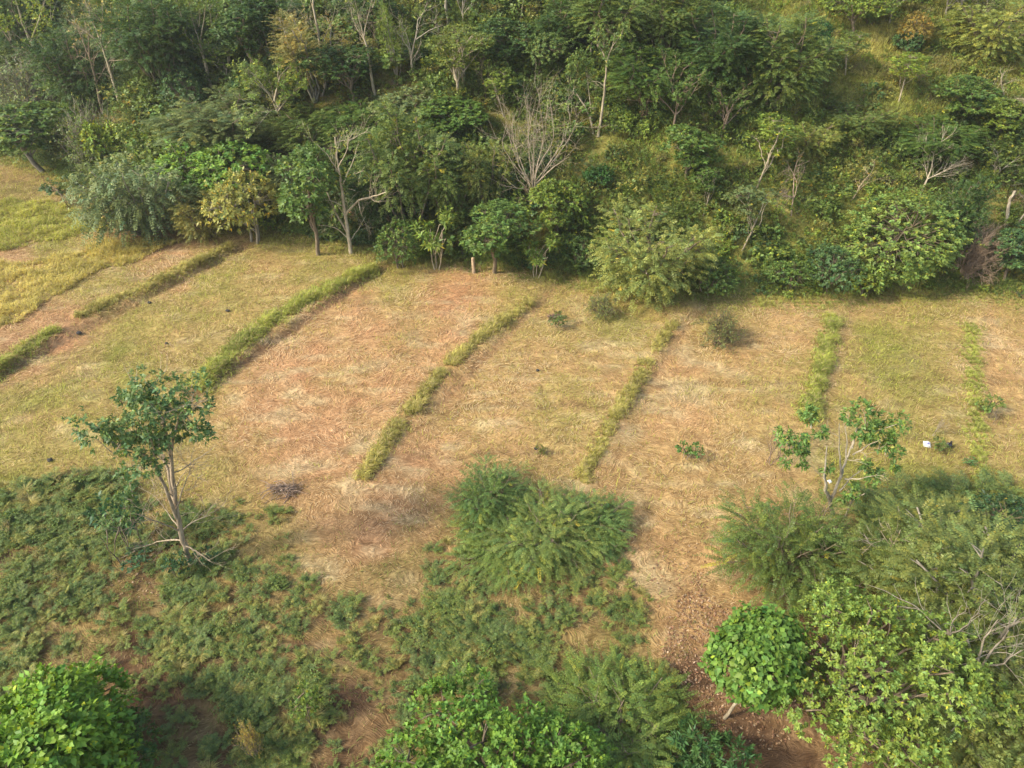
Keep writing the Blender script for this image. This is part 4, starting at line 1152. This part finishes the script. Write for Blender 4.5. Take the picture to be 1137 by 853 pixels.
# white limbed tree with scattered leaf tufts at right
custom('leafy_tree', 'white limbed tree with scattered leaf tufts standing above the bright clustered tree', 'tree', (926, 592),
       [(.15, .09, [(922, 590, 0), (925, 572, 0), (922, 556, 0)]),
        (.11, .025, [(922, 556, 0), (916, 545, -.2), (916, 525, -.4), (918, 495, -.5)]),
        (.09, .035, [(922, 556, 0), (930, 540, .1), (936, 520, .2), (944, 500, .3), (950, 485, .4)]),
        (.06, .015, [(934, 526, .1), (932, 500, -.2), (932, 470, -.4)]),
        (.05, .012, [(940, 510, .2), (941, 490, .6), (938, 470, .9)]),
        (.06, .02, [(946, 498, .3), (950, 480, .6), (956, 462, .8)]),
        (.05, .012, [(947, 505, .3), (960, 497, 0), (978, 488, -.3)]),
        (.05, .012, [(932, 545, .1), (944, 532, .5), (962, 518, .8)]),
        (.04, .01, [(938, 532, .2), (955, 532, -.3), (975, 526, -.6)]),
        (.09, .02, [(930, 590, 0), (940, 570, -.5), (948, 552, -.8), (960, 548, -1)]),
        (.05, .012, [(928, 592, 0), (940, 590, -.3), (952, 594, -.6)])],
       [(905, 468, 13, 0, 22), (880, 488, 13, -.4, 26), (892, 500, 11, -.4, 20), (872, 508, 7, -.4, 10), (915, 478, 9, 0, 14), (968, 468, 17, .6, 44), (980, 490, 17, .2, 44), (958, 478, 10, .5, 18),
        (985, 500, 10, 0, 16), (995, 516, 6, 0, 8), (955, 515, 8, .3, 12), (975, 530, 12, 0, 20), (946, 550, 7, -.8, 10), (944, 462, 8, .6, 10), (922, 520, 6, -.3, 7), (893, 515, 6, -.4, 7),
        (945, 540, 7, .2, 8)],
       (.12, .205, .045), WB, leaf=(8, .22, .11, .95), seed=5, twigs=1, twlen=.5, yellow=.06, dens=1.9)
# pale branching tree at the wood edge
custom('half_bare_tree', 'pale branching tree with thin leaves and one long bare limb, at the wood edge', 'tree', (390, 282),
       [(.19, .05, [(390, 283, 0), (387, 262, 0), (383, 235, 0), (379, 205, 0), (375, 180, .2), (372, 152, .3)]),
        (.11, .03, [(384, 238, 0), (398, 222, -.5), (415, 218, -1), (430, 213, -1.4)]),
        (.05, .012, [(398, 222, -.5), (400, 234, -.8), (402, 240, -1)]), (.05, .012, [(410, 218, -.9), (416, 224, -1), (424, 224, -1.3)]),
        (.10, .02, [(388, 262, 0), (372, 235, .4), (360, 208, .7), (350, 190, 1)]),
        (.07, .015, [(380, 205, 0), (392, 180, .5), (398, 160, .8)]), (.06, .015, [(378, 195, 0), (364, 172, -.6), (352, 160, -1)]),
        (.06, .012, [(387, 265, 0), (372, 252, -.5), (352, 250, -1)]), (.05, .012, [(388, 268, 0), (400, 252, .5), (406, 240, .6)]),
        (.05, .012, [(383, 230, 0), (366, 222, 0), (348, 224, 0)]), (.05, .012, [(376, 185, 0), (386, 166, -.4), (388, 148, -.5)])],
       [(370, 172, 20, .3, 26), (390, 175, 18, 0, 22), (358, 190, 16, .6, 18), (352, 210, 12, .8, 12), (395, 200, 12, 0, 12), (366, 235, 10, .4, 10), (385, 155, 12, .3, 12)],
       (.23, .27, .06), (.60, .52, .38), leaf=(5, .22, .09, 1.0), seed=9, twigs=4, twlen=1.4)
# large bare vase shaped tree
_v = []
_rg = random.Random(6)
for i in range(13):
    a = -1 + 2 * i / 12 + _rg.uniform(-.12, .12); tp = 100 + 34 * abs(a) ** 1.6 + _rg.uniform(-6, 12); o1 = _rg.uniform(-2.4, 2.4)
    x1 = 592 + a * 20 + _rg.uniform(-3, 3); x2 = 596 + a * 36 + _rg.uniform(-6, 6); x3 = 598 + a * 41 + _rg.uniform(-8, 8)
    _v.append((_rg.uniform(.035, .06), .01, [(592 + a * 3, 214 - _rg.uniform(0, 16), 0), (x1, 186 - (1 - abs(a)) * 8, o1 * .4), (x2, 150 + abs(a) * 12, o1 * .8), (x3, tp, o1)]))
custom('bare_tree', 'large bare vase shaped tree with many pale upright limbs in the centre of the wood', 'tree', (591, 240),
       [(.16, .10, [(591, 242, 0), (590, 225, 0), (592, 208, 0)])] + _v + [(.08, .015, [(594, 205, 0), (612, 188, -.5), (632, 174, -1)])], [], G_OL, (.50, .42, .32), seed=12, twigs=7, twlen=1.7)
# broken snag beside the right edge
custom('dead_snag', 'broken bare pale snag left of the grey bare tree at the right edge', 'snag', (1116, 252), [(.16, .10, [(1116, 252, 0), (1119, 235, 0), (1121, 222, 0), (1127, 212, 0)])], [], G_OL, WB, seed=13)

# tall trees of the wood whose stems show
custom('tall_tree', 'tall light green tree leaning left at the upper left corner', 'tree', (61, 114), [(.22, .08, [(61, 114, 0), (52, 92, 0), (44, 70, 0), (34, 48, 0)]), (.09, .02, [(34, 48, 0), (24, 25, .4), (16, -5, .6)]), (.09, .02, [(34, 48, 0), (42, 25, -.4), (50, 0, -.6)]), (.07, .02, [(38, 56, 0), (24, 44, -.5), (12, 34, -1)]), (.05, .015, [(44, 68, 0), (56, 60, .5), (62, 46, .7)])],
  [(18, 12, 16, .5, 60), (48, 8, 18, -.5, 70), (32, 28, 16, 0, 60), (8, 34, 14, -1, 45), (60, 30, 13, .5, 40), (30, -8, 16, 0, 40), (44, 38, 9, 0, 22)], (.20, .26, .04), PB, leaf=(8, .24, .12, .95), seed=41, twigs=2, twlen=1.2)
custom('tall_tree', 'tall pale leaning trunk with a thin yellowish crown, right of a darker twin', 'tree', (134, 118), [(.20, .08, [(134, 118, 0), (126, 90, 0), (117, 62, 0), (110, 42, 0)]), (.08, .015, [(110, 42, 0), (100, 18, .4), (92, -8, .6)]), (.08, .015, [(112, 46, 0), (114, 18, -.4), (112, -10, -.6)]), (.06, .015, [(116, 55, 0), (128, 36, -.5), (138, 20, -.8)]), (.04, .01, [(120, 68, 0), (138, 66, 0), (150, 66, 0)]), (.05, .01, [(113, 50, 0), (98, 38, .5), (86, 28, .6)])],
  [(98, 10, 18, 0, 26), (118, 4, 18, 0, 30), (130, 26, 13, -.5, 18), (104, 28, 13, 0, 16), (140, 62, 9, 0, 12), (86, 28, 10, .4, 10)], (.33, .31, .08), PB, leaf=(6, .2, .09, 1.0), seed=42, twigs=7, twlen=1.5)
custom('tall_tree', 'brownish leaning tree just left of its taller pale twin', 'tree', (114, 126), [(.17, .07, [(114, 126, 0), (108, 98, 0), (104, 78, 0), (98, 60, 0)]), (.07, .015, [(98, 60, 0), (90, 42, .4), (84, 22, .6)]), (.07, .015, [(99, 62, 0), (98, 44, -.4), (100, 24, -.6)]), (.05, .012, [(102, 70, 0), (90, 62, 0), (82, 64, 0)]), (.05, .012, [(103, 72, 0), (108, 60, 0), (112, 54, 0)])],
  [(88, 36, 13, 0, 16), (98, 28, 12, 0, 14), (84, 52, 9, 0, 8)], (.30, .25, .10), (.36, .28, .19), leaf=(6, .2, .09, 1.0), seed=43, twigs=6, twlen=1.3)
custom('leafy_tree', 'leafy green tree with a pale trunk leaning left, above the feathery grey green tree', 'tree', (234, 99), [(.20, .09, [(234, 99, 0), (230, 78, 0), (225, 60, 0), (221, 45, 0)]), (.08, .02, [(221, 45, 0), (214, 25, .4), (210, 2, .6)]), (.08, .02, [(222, 48, 0), (226, 25, -.5), (228, 5, -.8)]), (.05, .015, [(225, 58, 0), (212, 44, -.5), (202, 36, -.8)])],
  [(206, 30, 14, -.4, 60), (218, 16, 15, 0, 66), (232, 22, 13, -.4, 50), (200, 8, 14, 0, 50), (226, -4, 15, 0, 44), (228, 40, 10, -.4, 30), (212, 46, 10, -.4, 26)], (.12, .18, .035), PB, leaf=(8, .24, .12, .95), seed=44, twigs=1, twlen=1.0)
custom('tall_tree', 'tall tree with long bare trunk and thin brown leaves above the pale half bare tree', 'tree', (362, 101), [(.17, .05, [(362, 101, 0), (358, 70, 0), (354, 40, 0), (348, 8, 0), (346, -20, 0)]), (.05, .012, [(356, 50, 0), (368, 24, .4), (374, 4, .6)]), (.05, .012, [(354, 42, 0), (342, 24, -.4), (334, 14, -.6)]), (.05, .012, [(359, 76, 0), (374, 54, .4), (386, 42, .6)])],
  [(338, 16, 12, 0, 12), (366, 20, 11, 0, 10), (352, 30, 10, 0, 8), (378, 46, 8, .5, 6)], (.28, .24, .10), PB, leaf=(6, .2, .09, 1.0), seed=45, twigs=6, twlen=1.4)
custom('slender_tree', 'slender pale trunked tree with a high leafy tuft, above the small dark bush', 'tree', (664, 152), [(.14, .06, [(664, 152, 0), (669, 120, 0), (672, 90, 0), (674, 68, 0)]), (.06, .015, [(674, 70, 0), (668, 56, .3), (662, 46, .4)]), (.06, .015, [(674, 68, 0), (680, 52, -.3), (688, 40, -.5)]), (.03, .01, [(672, 95, 0), (660, 90, .4), (652, 92, .6)])],
  [(664, 42, 11, 0, 44), (680, 46, 11, 0, 44), (690, 38, 8, -.4, 24), (672, 58, 9, 0, 24), (656, 50, 7, .3, 16)], (.13, .19, .045), PB, leaf=(8, .24, .12, .95), seed=46, twigs=1, twlen=.8)
custom('slender_tree', 'leaning twin stem sharing the foot of the slender pale trunked tree', 'tree', (659, 153), [(.12, .05, [(660, 154, .3), (656, 132, .4), (648, 116, .5), (640, 104, .6)]), (.05, .015, [(656, 130, .4), (654, 100, .6), (650, 76, .8)])],
  [(640, 70, 12, .5, 50), (654, 78, 10, .6, 34), (648, 62, 11, .6, 40), (634, 82, 9, .6, 28)], (.13, .19, .045), PB, leaf=(8, .24, .12, .95), seed=47, twigs=2, twlen=.9)
custom('half_bare_tree', 'white forked half bare tree at the top left of centre', 'tree', (461, 88), [(.13, .09, [(461, 89, 0), (457, 74, 0), (457, 60, 0)]), (.08, .02, [(457, 60, 0), (462, 40, 0), (464, 22, .2), (474, 10, .3)]), (.06, .015, [(457, 60, 0), (448, 45, -.3), (440, 34, -.6)]), (.06, .015, [(462, 44, 0), (476, 34, .3), (492, 28, .6)]), (.05, .012, [(457, 58, 0), (452, 40, .5), (444, 22, .8)])],
  [(466, 12, 9, .2, 14), (446, 30, 8, 0, 8), (458, 70, 7, 0, 12), (486, 28, 8, .4, 7)], (.17, .22, .05), WB, leaf=(6, .22, .1, 1.0), seed=48, twigs=5, twlen=1.1)
custom('tall_tree', 'tall straight pale trunk left of the white forked tree', 'tree', (416, 106), [(.16, .08, [(416, 106, 0), (412, 80, 0), (408, 56, 0), (403, 38, 0)]), (.06, .015, [(403, 38, 0), (398, 18, .3), (394, 0, .4)]), (.06, .015, [(404, 42, 0), (408, 20, -.3), (414, -4, -.5)]), (.05, .012, [(405, 46, 0), (394, 28, .5), (388, 8, .8)])],
  [(392, 2, 10, .3, 16), (412, -2, 11, 0, 18), (400, 14, 8, 0, 8)], (.17, .23, .045), PB, leaf=(6, .22, .1, 1.0), seed=49, twigs=6, twlen=1.2)
CLEAR += [(61, 114, 0, 0), (134, 118, 0, 0), (114, 126, 0, 0), (234, 99, 0, 0), (362, 101, 0, 0), (663, 152, 0, 0), (461, 88, 0, 0), (416, 106, 0, 0), (591, 240, 0, 0)]
# round topped small tree
K['round'] = mk('round_tree', broadleaf(140, 6.3, 4.4, .56, 16, .62, 1100, 6, .32, .25, .12, r0=.10, low=-.6, inner=.1, yellow=.01, spread=1.15, flat=.5), LEAFG)
K['cluster'] = mk('clustered_tree', broadleaf(141, 8, 9.5, .1, 60, .18, 2900, 11, .17, .085, .1, r0=.22, low=-.35, inner=.15, yellow=.03, spread=.95))
K['biglf'] = mk('bigleaf_tree', broadleaf(142, 6, 6.5, .1, 28, .30, 1900, 8, .27, .155, .12, r0=.2, low=-.4, inner=.2, yellow=.03), LEAFG)
K['glossy'] = mk('glossy_tree', broadleaf(143, 5, 8.5, .1, 40, .22, 2200, 9, .20, .105, .12, r0=.2, low=-.4, inner=.2, yellow=.01), LEAFG)
K['lance'] = mk('glossy_shrub', broadleaf(144, 2.6, 4.5, .05, 12, .34, 260, 14, .3, .075, .1, r0=.06, low=-.3, inner=.1, yellow=0, multi=3), LEAFG)
K['nearf'] = mk('feathery_bush', feathery(145, 4.5, 9, 40, 1700, 1.0, 14, .13, .045, trunk=.1, grav=.45, r0=.045, low=.05, hv=.2), None)
K['nearf2'] = mk('feathery_bush', feathery(146, 4.5, 7.5, 34, 1350, .95, 14, .13, .04, trunk=.1, grav=.4, r0=.045, low=.05, hv=.3), None)
K['canopy'] = mk('feathery_tree', feathery(147, 7, 9, 16, 2000, .8, 12, .13, .045, trunk=.35, grav=.4, r0=.11), None)

def near(kind, name, cx, cy, zc, h, w, label, cat, tint, bark=BB, rot=0.0, wx=None, leanx=0, leany=0):
    """stand a tree so that the point zc m above its foot is seen at pixel cx, cy"""
    d = ray(cx, cy); z = 0.0
    for _ in range(8):
        t = (z + zc - CAM[2]) / d[2]; p = CAM + d * t; z = float(terrain(p[0], p[1]))
    r = place(K[kind], name, (float(p[0]), float(p[1]), z - .05), h, w, label, cat, tint, bark, rot=rot, leanx=leanx, leany=leany,
              crown_name='foliage' if cat in ('bush',) else 'crown', stem_name='stem' if cat == 'bush' else 'trunk')
    if wx: r.scale = (r.scale[0] * wx, r.scale[1], r.scale[2])
    return r
near('biglf', 'big_leaved_tree', 44, 836, 3.2, 5.8, 6.2, 'big leaved bright green tree in the lower left corner', 'tree', (.17, .29, .035))
near('bush', 'leafy_bush', 128, 838, 1.2, 2.6, 3.4, 'darker green bush against the right side of the big leaved corner tree', 'bush', (.08, .15, .03))
near('glossy', 'glossy_tree', 545, 868, 2.6, 4.6, 7.6, 'wide glossy green tree at the bottom edge left of centre', 'tree', (.13, .235, .035))
near('lance', 'glossy_shrub', 775, 858, 1.2, 2.4, 3.9, 'dark shrub with long glossy leaves at the bottom edge', 'bush', (.06, .13, .035))
near('nearf', 'feathery_bush', 690, 812, .8, 1.9, 6.4, 'feathery green bush between the glossy tree and the dark glossy shrub', 'bush', (.15, .21, .04))
pr_ = hit(803, 797)
place(K['round'], 'round_tree', (float(pr_[0]), float(pr_[1]), float(pr_[2]) - .05), 6.3, 3.3, 'small round topped tree with overlapping green leaves on a thin pale trunk', 'tree', (.12, .215, .035), PB, rot=0.4, leanx=.12)
near('cluster', 'clustered_tree', 984, 764, 4.0, 7.6, 8.0, 'large bright green tree with clustered leaves in the lower right', 'tree', (.195, .275, .05), wx=1.0)
near('nearf2', 'feathery_bush', 880, 610, 1.7, 4.0, 6.6, 'dense dark feathery bush left of the white limbed tree', 'bush', (.12, .17, .036), rot=1.0)
near('nearf2', 'feathery_bush', 610, 590, .8, 1.9, 5.6, 'wide low feathery green bush in mid field, in front of a taller one', 'bush', (.18, .23, .055), rot=2.0)
near('nearf2', 'feathery_bush', 655, 578, .6, 1.5, 4.2, 'feathery bush at the right end of the bush group in the middle of the field', 'bush', (.13, .20, .05), rot=0.7)
near('nearf', 'feathery_bush', 560, 605, .5, 1.2, 5.0, 'low sparse feathery bush at the front left of the bush group in the middle', 'bush', (.16, .22, .05), rot=4.0)
near('nearf2', 'feathery_bush', 545, 552, .9, 2.6, 4.2, 'darker taller feathery bush at the left rear of the wide feathery bush', 'bush', (.12, .19, .045), rot=2.0)
near('canopy', 'feathery_tree', 1095, 668, 3.5, 6.6, 8.6, 'olive feathery tree beside the clustered tree at the right edge', 'tree', (.165, .20, .05), GB)
near('canopy', 'feathery_tree', 1115, 800, 3.5, 6.4, 7.4, 'olive feathery tree in the lower right corner', 'tree', (.165, .20, .05), GB, rot=2.2)
near('canopy', 'feathery_tree', 1030, 612, 2.4, 4.2, 6.4, 'yellowish feathery tree right of the white limbed tree', 'tree', (.165, .20, .05), GB, rot=4.0)
near('bush', 'leafy_bush', 1118, 592, 1.6, 3.4, 4.4, 'dark leafy bush at the right edge below the field', 'bush', (.05, .10, .035), rot=1.0)
for (bx, by, lm_, lb) in [
    ((1060, 780), None, [(.14, .05, [(1078, 800, 0), (1072, 760, 0), (1062, 720, .2), (1052, 700, .3)]), (.08, .02, [(1072, 762, 0), (1092, 735, -.4), (1120, 700, -.8)]), (.07, .02, [(1068, 745, 0), (1050, 728, .3), (1046, 705, .3)]),
        (.06, .015, [(1092, 735, -.4), (1108, 740, -.6), (1134, 722, -.8)]), (.06, .015, [(1085, 745, -.3), (1090, 715, -.3), (1108, 688, -.2)])], 'grey bare branched tree showing through the olive foliage in the lower right')]:
    custom('bare_tree', lb, 'tree', (1078, 800), lm_, [], G_OL, (.42, .37, .3), seed=31, twigs=5, twlen=1.6)
custom('bare_tree', 'thin bare tree above the clustered tree right of the white limbed one', 'tree', (1022, 660),
       [(.10, .03, [(1020, 668, 0), (1006, 640, 0), (996, 615, .2), (988, 598, .4)]), (.05, .012, [(998, 620, .2), (978, 590, .4)]), (.05, .012, [(992, 606, .3), (1000, 588, .3)]),
        (.08, .02, [(1046, 662, 0), (1050, 632, 0), (1060, 612, 0), (1068, 604, 0)]), (.05, .012, [(1052, 618, 0), (1042, 595, .2)])], [], G_OL, (.5, .42, .32), seed=33, twigs=2, twlen=1.0)

# ------------------------------------------------------------------ small plants and objects on the field
SM = [ # kind, x, ybase, ytop, w, tint, bark, label
 ('weed', 765, 514, 490, 26, (.09, .18, .035), BB, 'small round green bush alone on the dry field'),
 ('twiggy', 797, 386, 344, 44, (.14, .16, .045), BB, 'loose olive bush on the field near the wood edge'),
 ('weed', 618, 366, 346, 20, (.11, .16, .04), BB, 'small green weed beside the dead brush heap'),
 ('twiggy', 668, 352, 322, 34, (.16, .19, .05), BB, 'thin light green weedy bush near the wood edge'),
 ('weed', 133, 618, 548, 46, (.055, .12, .045), BB, 'upper blue green sapling left of the tall pale trunk'),
 ('weed', 148, 632, 608, 34, (.055, .12, .045), BB, 'lower blue green sapling left of the tall pale trunk'),
 ('weed', 226, 632, 606, 24, (.06, .12, .04), BB, 'small green sapling touching the right foot of the tall pale trunk'),
 ('weed', 196, 644, 612, 24, (.055, .12, .045), BB, 'small blue green sapling touching the left foot of the tall pale trunk'),
 ('weed', 337, 806, 762, 34, (.16, .23, .045), BB, 'light green sapling among the darker ground cover near the bottom edge'),
 ('twiggy', 280, 846, 800, 20, (.42, .36, .07), (.42, .32, .24), 'dry stalk with yellow leaves near the bottom edge'),
 ('deadthin', 851, 516, 476, 30, G_YE, (.22, .16, .12), 'thin dark bare shrub in the field left of the white limbed tree'),
 ('deadthin', 1034, 484, 458, 14, G_YE, (.4, .34, .26), 'leaning dry twig above the white sack'),
 ('weed', 1100, 466, 440, 26, (.15, .21, .045), BB, 'green bush at the end of the faint grass strip'),
 ('weed', 600, 506, 494, 13, (.16, .17, .04), BB, 'tiny yellow green tuft above the wide feathery bush'),
 ('weed', 1076, 518, 506, 14, (.10, .20, .06), BB, 'tiny mint green plant right of the white sack'),
 ('weed', 1042, 503, 486, 18, (.12, .17, .04), BB, 'low green weed between the white sack and the black bag'),
 ('weed', 71, 226, 196, 38, (.10, .15, .05), BB, 'green weedy shrub on the shaded meadow at upper left'),
]
for (kd, x, yb, yt, wpx, tint, bark, lb) in SM: T(kd, x, yb, yt, wpx, 0, tint, bark, lb)

def solid(name, verts, faces, m, loc=(0, 0, 0), parent=None, smooth=False):
    me = bpy.data.meshes.new(name); me.from_pydata([tuple(map(float, v)) for v in verts], [], faces); me.materials.append(m); me.update()
    if smooth: me.polygons.foreach_set('use_smooth', [True] * len(me.polygons))
    o = bpy.data.objects.new(name, me); link(o); o.location = loc
    if parent: o.parent = parent
    return o

def lumpy(name, rad, seed, m, parent=None, loc=(0, 0, 0), n=12, k=.25):
    rng = np.random.default_rng(seed); V = []; F = []
    for i in range(1, n // 2):
        th = PI * i / (n // 2)
        for j in range(n):
            ph = 2 * PI * j / n; r = 1 + rng.uniform(-k, k)
            V.append((rad[0] * math.sin(th) * math.cos(ph) * r, rad[1] * math.sin(th) * math.sin(ph) * r, rad[2] * math.cos(th) * r + rad[2] * .7))
    rows = n // 2 - 1
    for i in range(rows - 1):
        for j in range(n): F.append((i * n + j, (i + 1) * n + j, (i + 1) * n + (j + 1) % n, i * n + (j + 1) % n))
    F.append(tuple(range(n))); F.append(tuple(reversed(range((rows - 1) * n, rows * n))))
    return solid(name, V, F, m, loc, parent)

# short wooden post at the wood edge
p = hit(526, 303); mb = MB()
tube(mb, [(0, 0, -.3), (0.01, 0, .4), (-.02, 0, .9), (-.03, .01, 1.38)], [.17, .16, .145, .14], 9); tube(mb, [(-.03, .01, 1.37), (-.03, .01, 1.40), (-.03, .01, 1.41)], [.14, .10, .01], 9)
o = bpy.data.objects.new('wooden_post', mb.mesh('wooden_post', BARK)); link(o); o.location = p; o.color = (.55, .42, .28, 1); set_props(o, 'short pale wooden post standing at the wood edge', 'post')

# heaps of cut sticks
def brush(px, py, wpx, n, seed, col, label):
    rng = np.random.default_rng(seed); p = hit(px, py); ppm = FPX / float((p - CAM) @ FW); w = wpx / ppm; mb = MB()
    for i in range(n):
        a = rng.normal(.1, .7); L = w * rng.uniform(.3, .75); c = rng.normal(0, 1, 2) * w * [.17, .1]; z = abs(rng.normal(0, .16)) * w * .5 + .03
        d = np.array([math.cos(a), math.sin(a), rng.normal(0, .22)]); q = np.array([c[0], c[1], z])
        A, B = q - d * L / 2, q + d * L / 2; A[2] = max(A[2], .02); B[2] = max(B[2], .02)
        tube(mb, curve(rng, A, B, 5, .12, .08), np.linspace(.03, .01, 5) * rng.uniform(.5, 1.1), 4)
    o = bpy.data.objects.new('brush_pile', mb.mesh('brush_pile', BARK)); link(o); o.location = p; o.color = (*col, 1); set_props(o, label, 'brush pile')
brush(318, 546, 46, 70, 3, (.34, .25, .19), 'pile of cut dry branches on the field below the first plots')
brush(617, 354, 22, 70, 4, (.24, .15, .12), 'small dark reddish heap of dead brush near the wood edge')

WHITE = plain('white_plastic', (.80, .80, .82), .4, .06, 6); BLUE = plain('blue_print', (.16, .17, .5), .5, .1, 20); BLACK = plain('black_plastic', (.02, .02, .03), .35, .3, 8); STONE = plain('dark_stone', (.035, .032, .03), .9, .3, 10)
def sack(px, py, w, d, h, rz, label, blue, nm='white_sack', cat='sack'):
    p = hit(px, py); rng = np.random.default_rng(int(px)); nx, ny = 9, 7; V = []; F = []
    for s in (1, 0):
        for j in range(ny):
            for i in range(nx):
                u, v = i / (nx - 1) * 2 - 1, j / (ny - 1) * 2 - 1
                e = (1 - abs(u) ** 3) * (1 - abs(v) ** 3)
                V.append((u * w / 2 * (1 + .05 * math.sin(5 * v)), v * d / 2 * (1 + .06 * math.sin(4 * u + 1)), (h * (.3 + .7 * e) + rng.uniform(-.02, .02)) if s else .0))
    for j in range(ny - 1):
        for i in range(nx - 1):
            a = j * nx + i; F.append((a, a + 1, a + 1 + nx, a + nx)); b = a + nx * ny; F.append((b, b + nx, b + 1 + nx, b + 1))
    ring = [i for i in range(nx)] + [j * nx + nx - 1 for j in range(1, ny)] + [(ny - 1) * nx + i for i in range(nx - 2, -1, -1)] + [j * nx for j in range(ny - 2, 0, -1)]
    for k in range(len(ring)): a, b = ring[k], ring[(k + 1) % len(ring)]; F.append((b, a, a + nx * ny, b + nx * ny))
    o = solid(nm, V, F, WHITE, p, None, True); o.rotation_euler = (.25, 0, rz); set_props(o, label, cat)
    if blue:
        L = [(-.14, -.16), (.12, -.16), (.12, .04), (.02, .04), (.02, -.05), (-.14, -.05)]
        z = h * 1.06
        solid('printed_mark', [(a * w * 1.6, b * d * 1.4 + .02, z) for a, b in L] + [(a * w * 1.6, b * d * 1.4 + .02, z - .02) for a, b in L],
              [(0, 1, 2, 3, 4, 5)] + [(i, i + 6, (i + 1) % 6 + 6, (i + 1) % 6) for i in range(6)], BLUE, (0, 0, 0), o)
    return o
sack(1029, 494, .42, .48, .20, -.3, 'white plastic sack with a blue mark lying on the field at right', True)
sack(921, 535, .24, .22, .10, .5, 'small white scrap behind the limbs of the white limbed tree', False, 'white_scrap', 'scrap')
p = hit(1053, 497); bag = lumpy('black_bag', (.17, .17, .22), 4, BLACK, None, p); set_props(bag, 'black plastic bag beside a weed right of the white sack', 'bag')
tie = MB(); tube(tie, [(0, 0, .30), (.02, 0, .42), (.05, .02, .50)], [.03, .045, .06], 6); t_ = bpy.data.objects.new('tied_neck', tie.mesh('tied_neck', GRASS)); link(t_); t_.parent = bag; t_.data.materials[0] = BLACK
for (x, y, r, lb) in [(166, 337, 5, 'small dark stone in the upper left plot near the pale grass strip'), (253, 346, 5, 'dark stone in the middle of the second plot from the left, above the long strip'),
                      (88, 371, 6, 'dark stone by the gap in the left grass strips'), (185, 382, 4, 'tiny dark stone above the crown of the tall left tree'), (56, 512, 5, 'dark stone near the left edge below the mown plot'),
                      (595, 499, 4, 'tiny black stone beside a tuft above the wide feathery bush'), (597, 412, 4, 'small dark stone in the middle of the central plot'), (680, 300, 0, '')]:
    if not r: continue
    p = hit(x, y); s = .16 * r / 5
    o = lumpy('field_stone', (s, s * .8, s * .7), int(x), STONE, None, p, 10, .18); set_props(o, lb, 'stone')
build_undergrowth()
# ------------------------------------------------------------------ camera, light, sky
cam = bpy.data.cameras.new('camera'); co = bpy.data.objects.new('camera', cam); link(co)
co.location = CAM; co.rotation_euler = (PI / 2 - TH, 0, 0)
cam.sensor_fit = 'HORIZONTAL'; cam.sensor_width = 36; cam.lens = 36 * FPX / 1137.0
cam.clip_start = .5; cam.clip_end = 6000
S.camera = co
w = bpy.data.worlds.new('World'); S.world = w; w.use_nodes = True
nt = w.node_tree; nt.nodes.clear()
SUN_EL, SUN_AZ = R(40), R(-112)      # azimuth measured from +Y (view direction) clockwise: from the left, slightly behind
sky = nt.nodes.new('ShaderNodeTexSky'); sky.sky_type = 'NISHITA'; sky.sun_disc = False
sky.sun_elevation = SUN_EL; sky.sun_rotation = SUN_AZ; sky.air_density = 1.2; sky.dust_density = 2.5
bg = nt.nodes.new('ShaderNodeBackground'); bg.inputs['Strength'].default_value = .15
ow = nt.nodes.new('ShaderNodeOutputWorld')
nt.links.new(sky.outputs[0], bg.inputs[0]); nt.links.new(bg.outputs[0], ow.inputs[0])
sl = bpy.data.lights.new('sun', 'SUN'); so = bpy.data.objects.new('sun', sl); link(so)
sl.energy = 3.1; sl.angle = R(9.0); sl.color = (1, .92, .76)
dv = Vector((math.sin(SUN_AZ) * math.cos(SUN_EL), math.cos(SUN_AZ) * math.cos(SUN_EL), math.sin(SUN_EL)))
so.rotation_euler = dv.to_track_quat('Z', 'Y').to_euler(); so.location = (-40, -10, 60)
S.view_settings.view_transform = 'Standard'; S.view_settings.look = 'None'; S.view_settings.gamma = 1; S.view_settings.exposure = 1.0
S.cycles.max_bounces = 5; S.cycles.diffuse_bounces = 3; S.cycles.glossy_bounces = 1; S.cycles.transmission_bounces = 3
S.cycles.use_denoising = True
S.cycles.use_adaptive_sampling = True
# ------------------------------------------------------------------ thin haze in the air
def build_haze():
    m = bpy.data.materials.new('haze'); m.use_nodes = True; nt = m.node_tree; nt.nodes.clear()
    o_ = nt.nodes.new('ShaderNodeOutputMaterial'); v = nt.nodes.new('ShaderNodeVolumePrincipled')
    v.inputs['Color'].default_value = (.93, .94, .92, 1); v.inputs['Density'].default_value = .0003; v.inputs['Anisotropy'].default_value = .2
    nt.links.new(v.outputs[0], o_.inputs['Volume'])
    x0, x1, y0, y1, z0, z1 = -1700, 1700, -900, 2600, -7, 100
    V = [(x, y, z) for z in (z0, z1) for y in (y0, y1) for x in (x0, x1)]
    F = [(0, 2, 3, 1), (4, 5, 7, 6), (0, 1, 5, 4), (2, 6, 7, 3), (0, 4, 6, 2), (1, 3, 7, 5)]
    me = bpy.data.meshes.new('haze'); me.from_pydata(V, [], F); me.materials.append(m)
    o = bpy.data.objects.new('haze', me); link(o); set_props(o, 'thin pale haze in the air over the whole valley', 'haze', None, 'stuff')
build_haze()
S.cycles.volume_bounces = 0
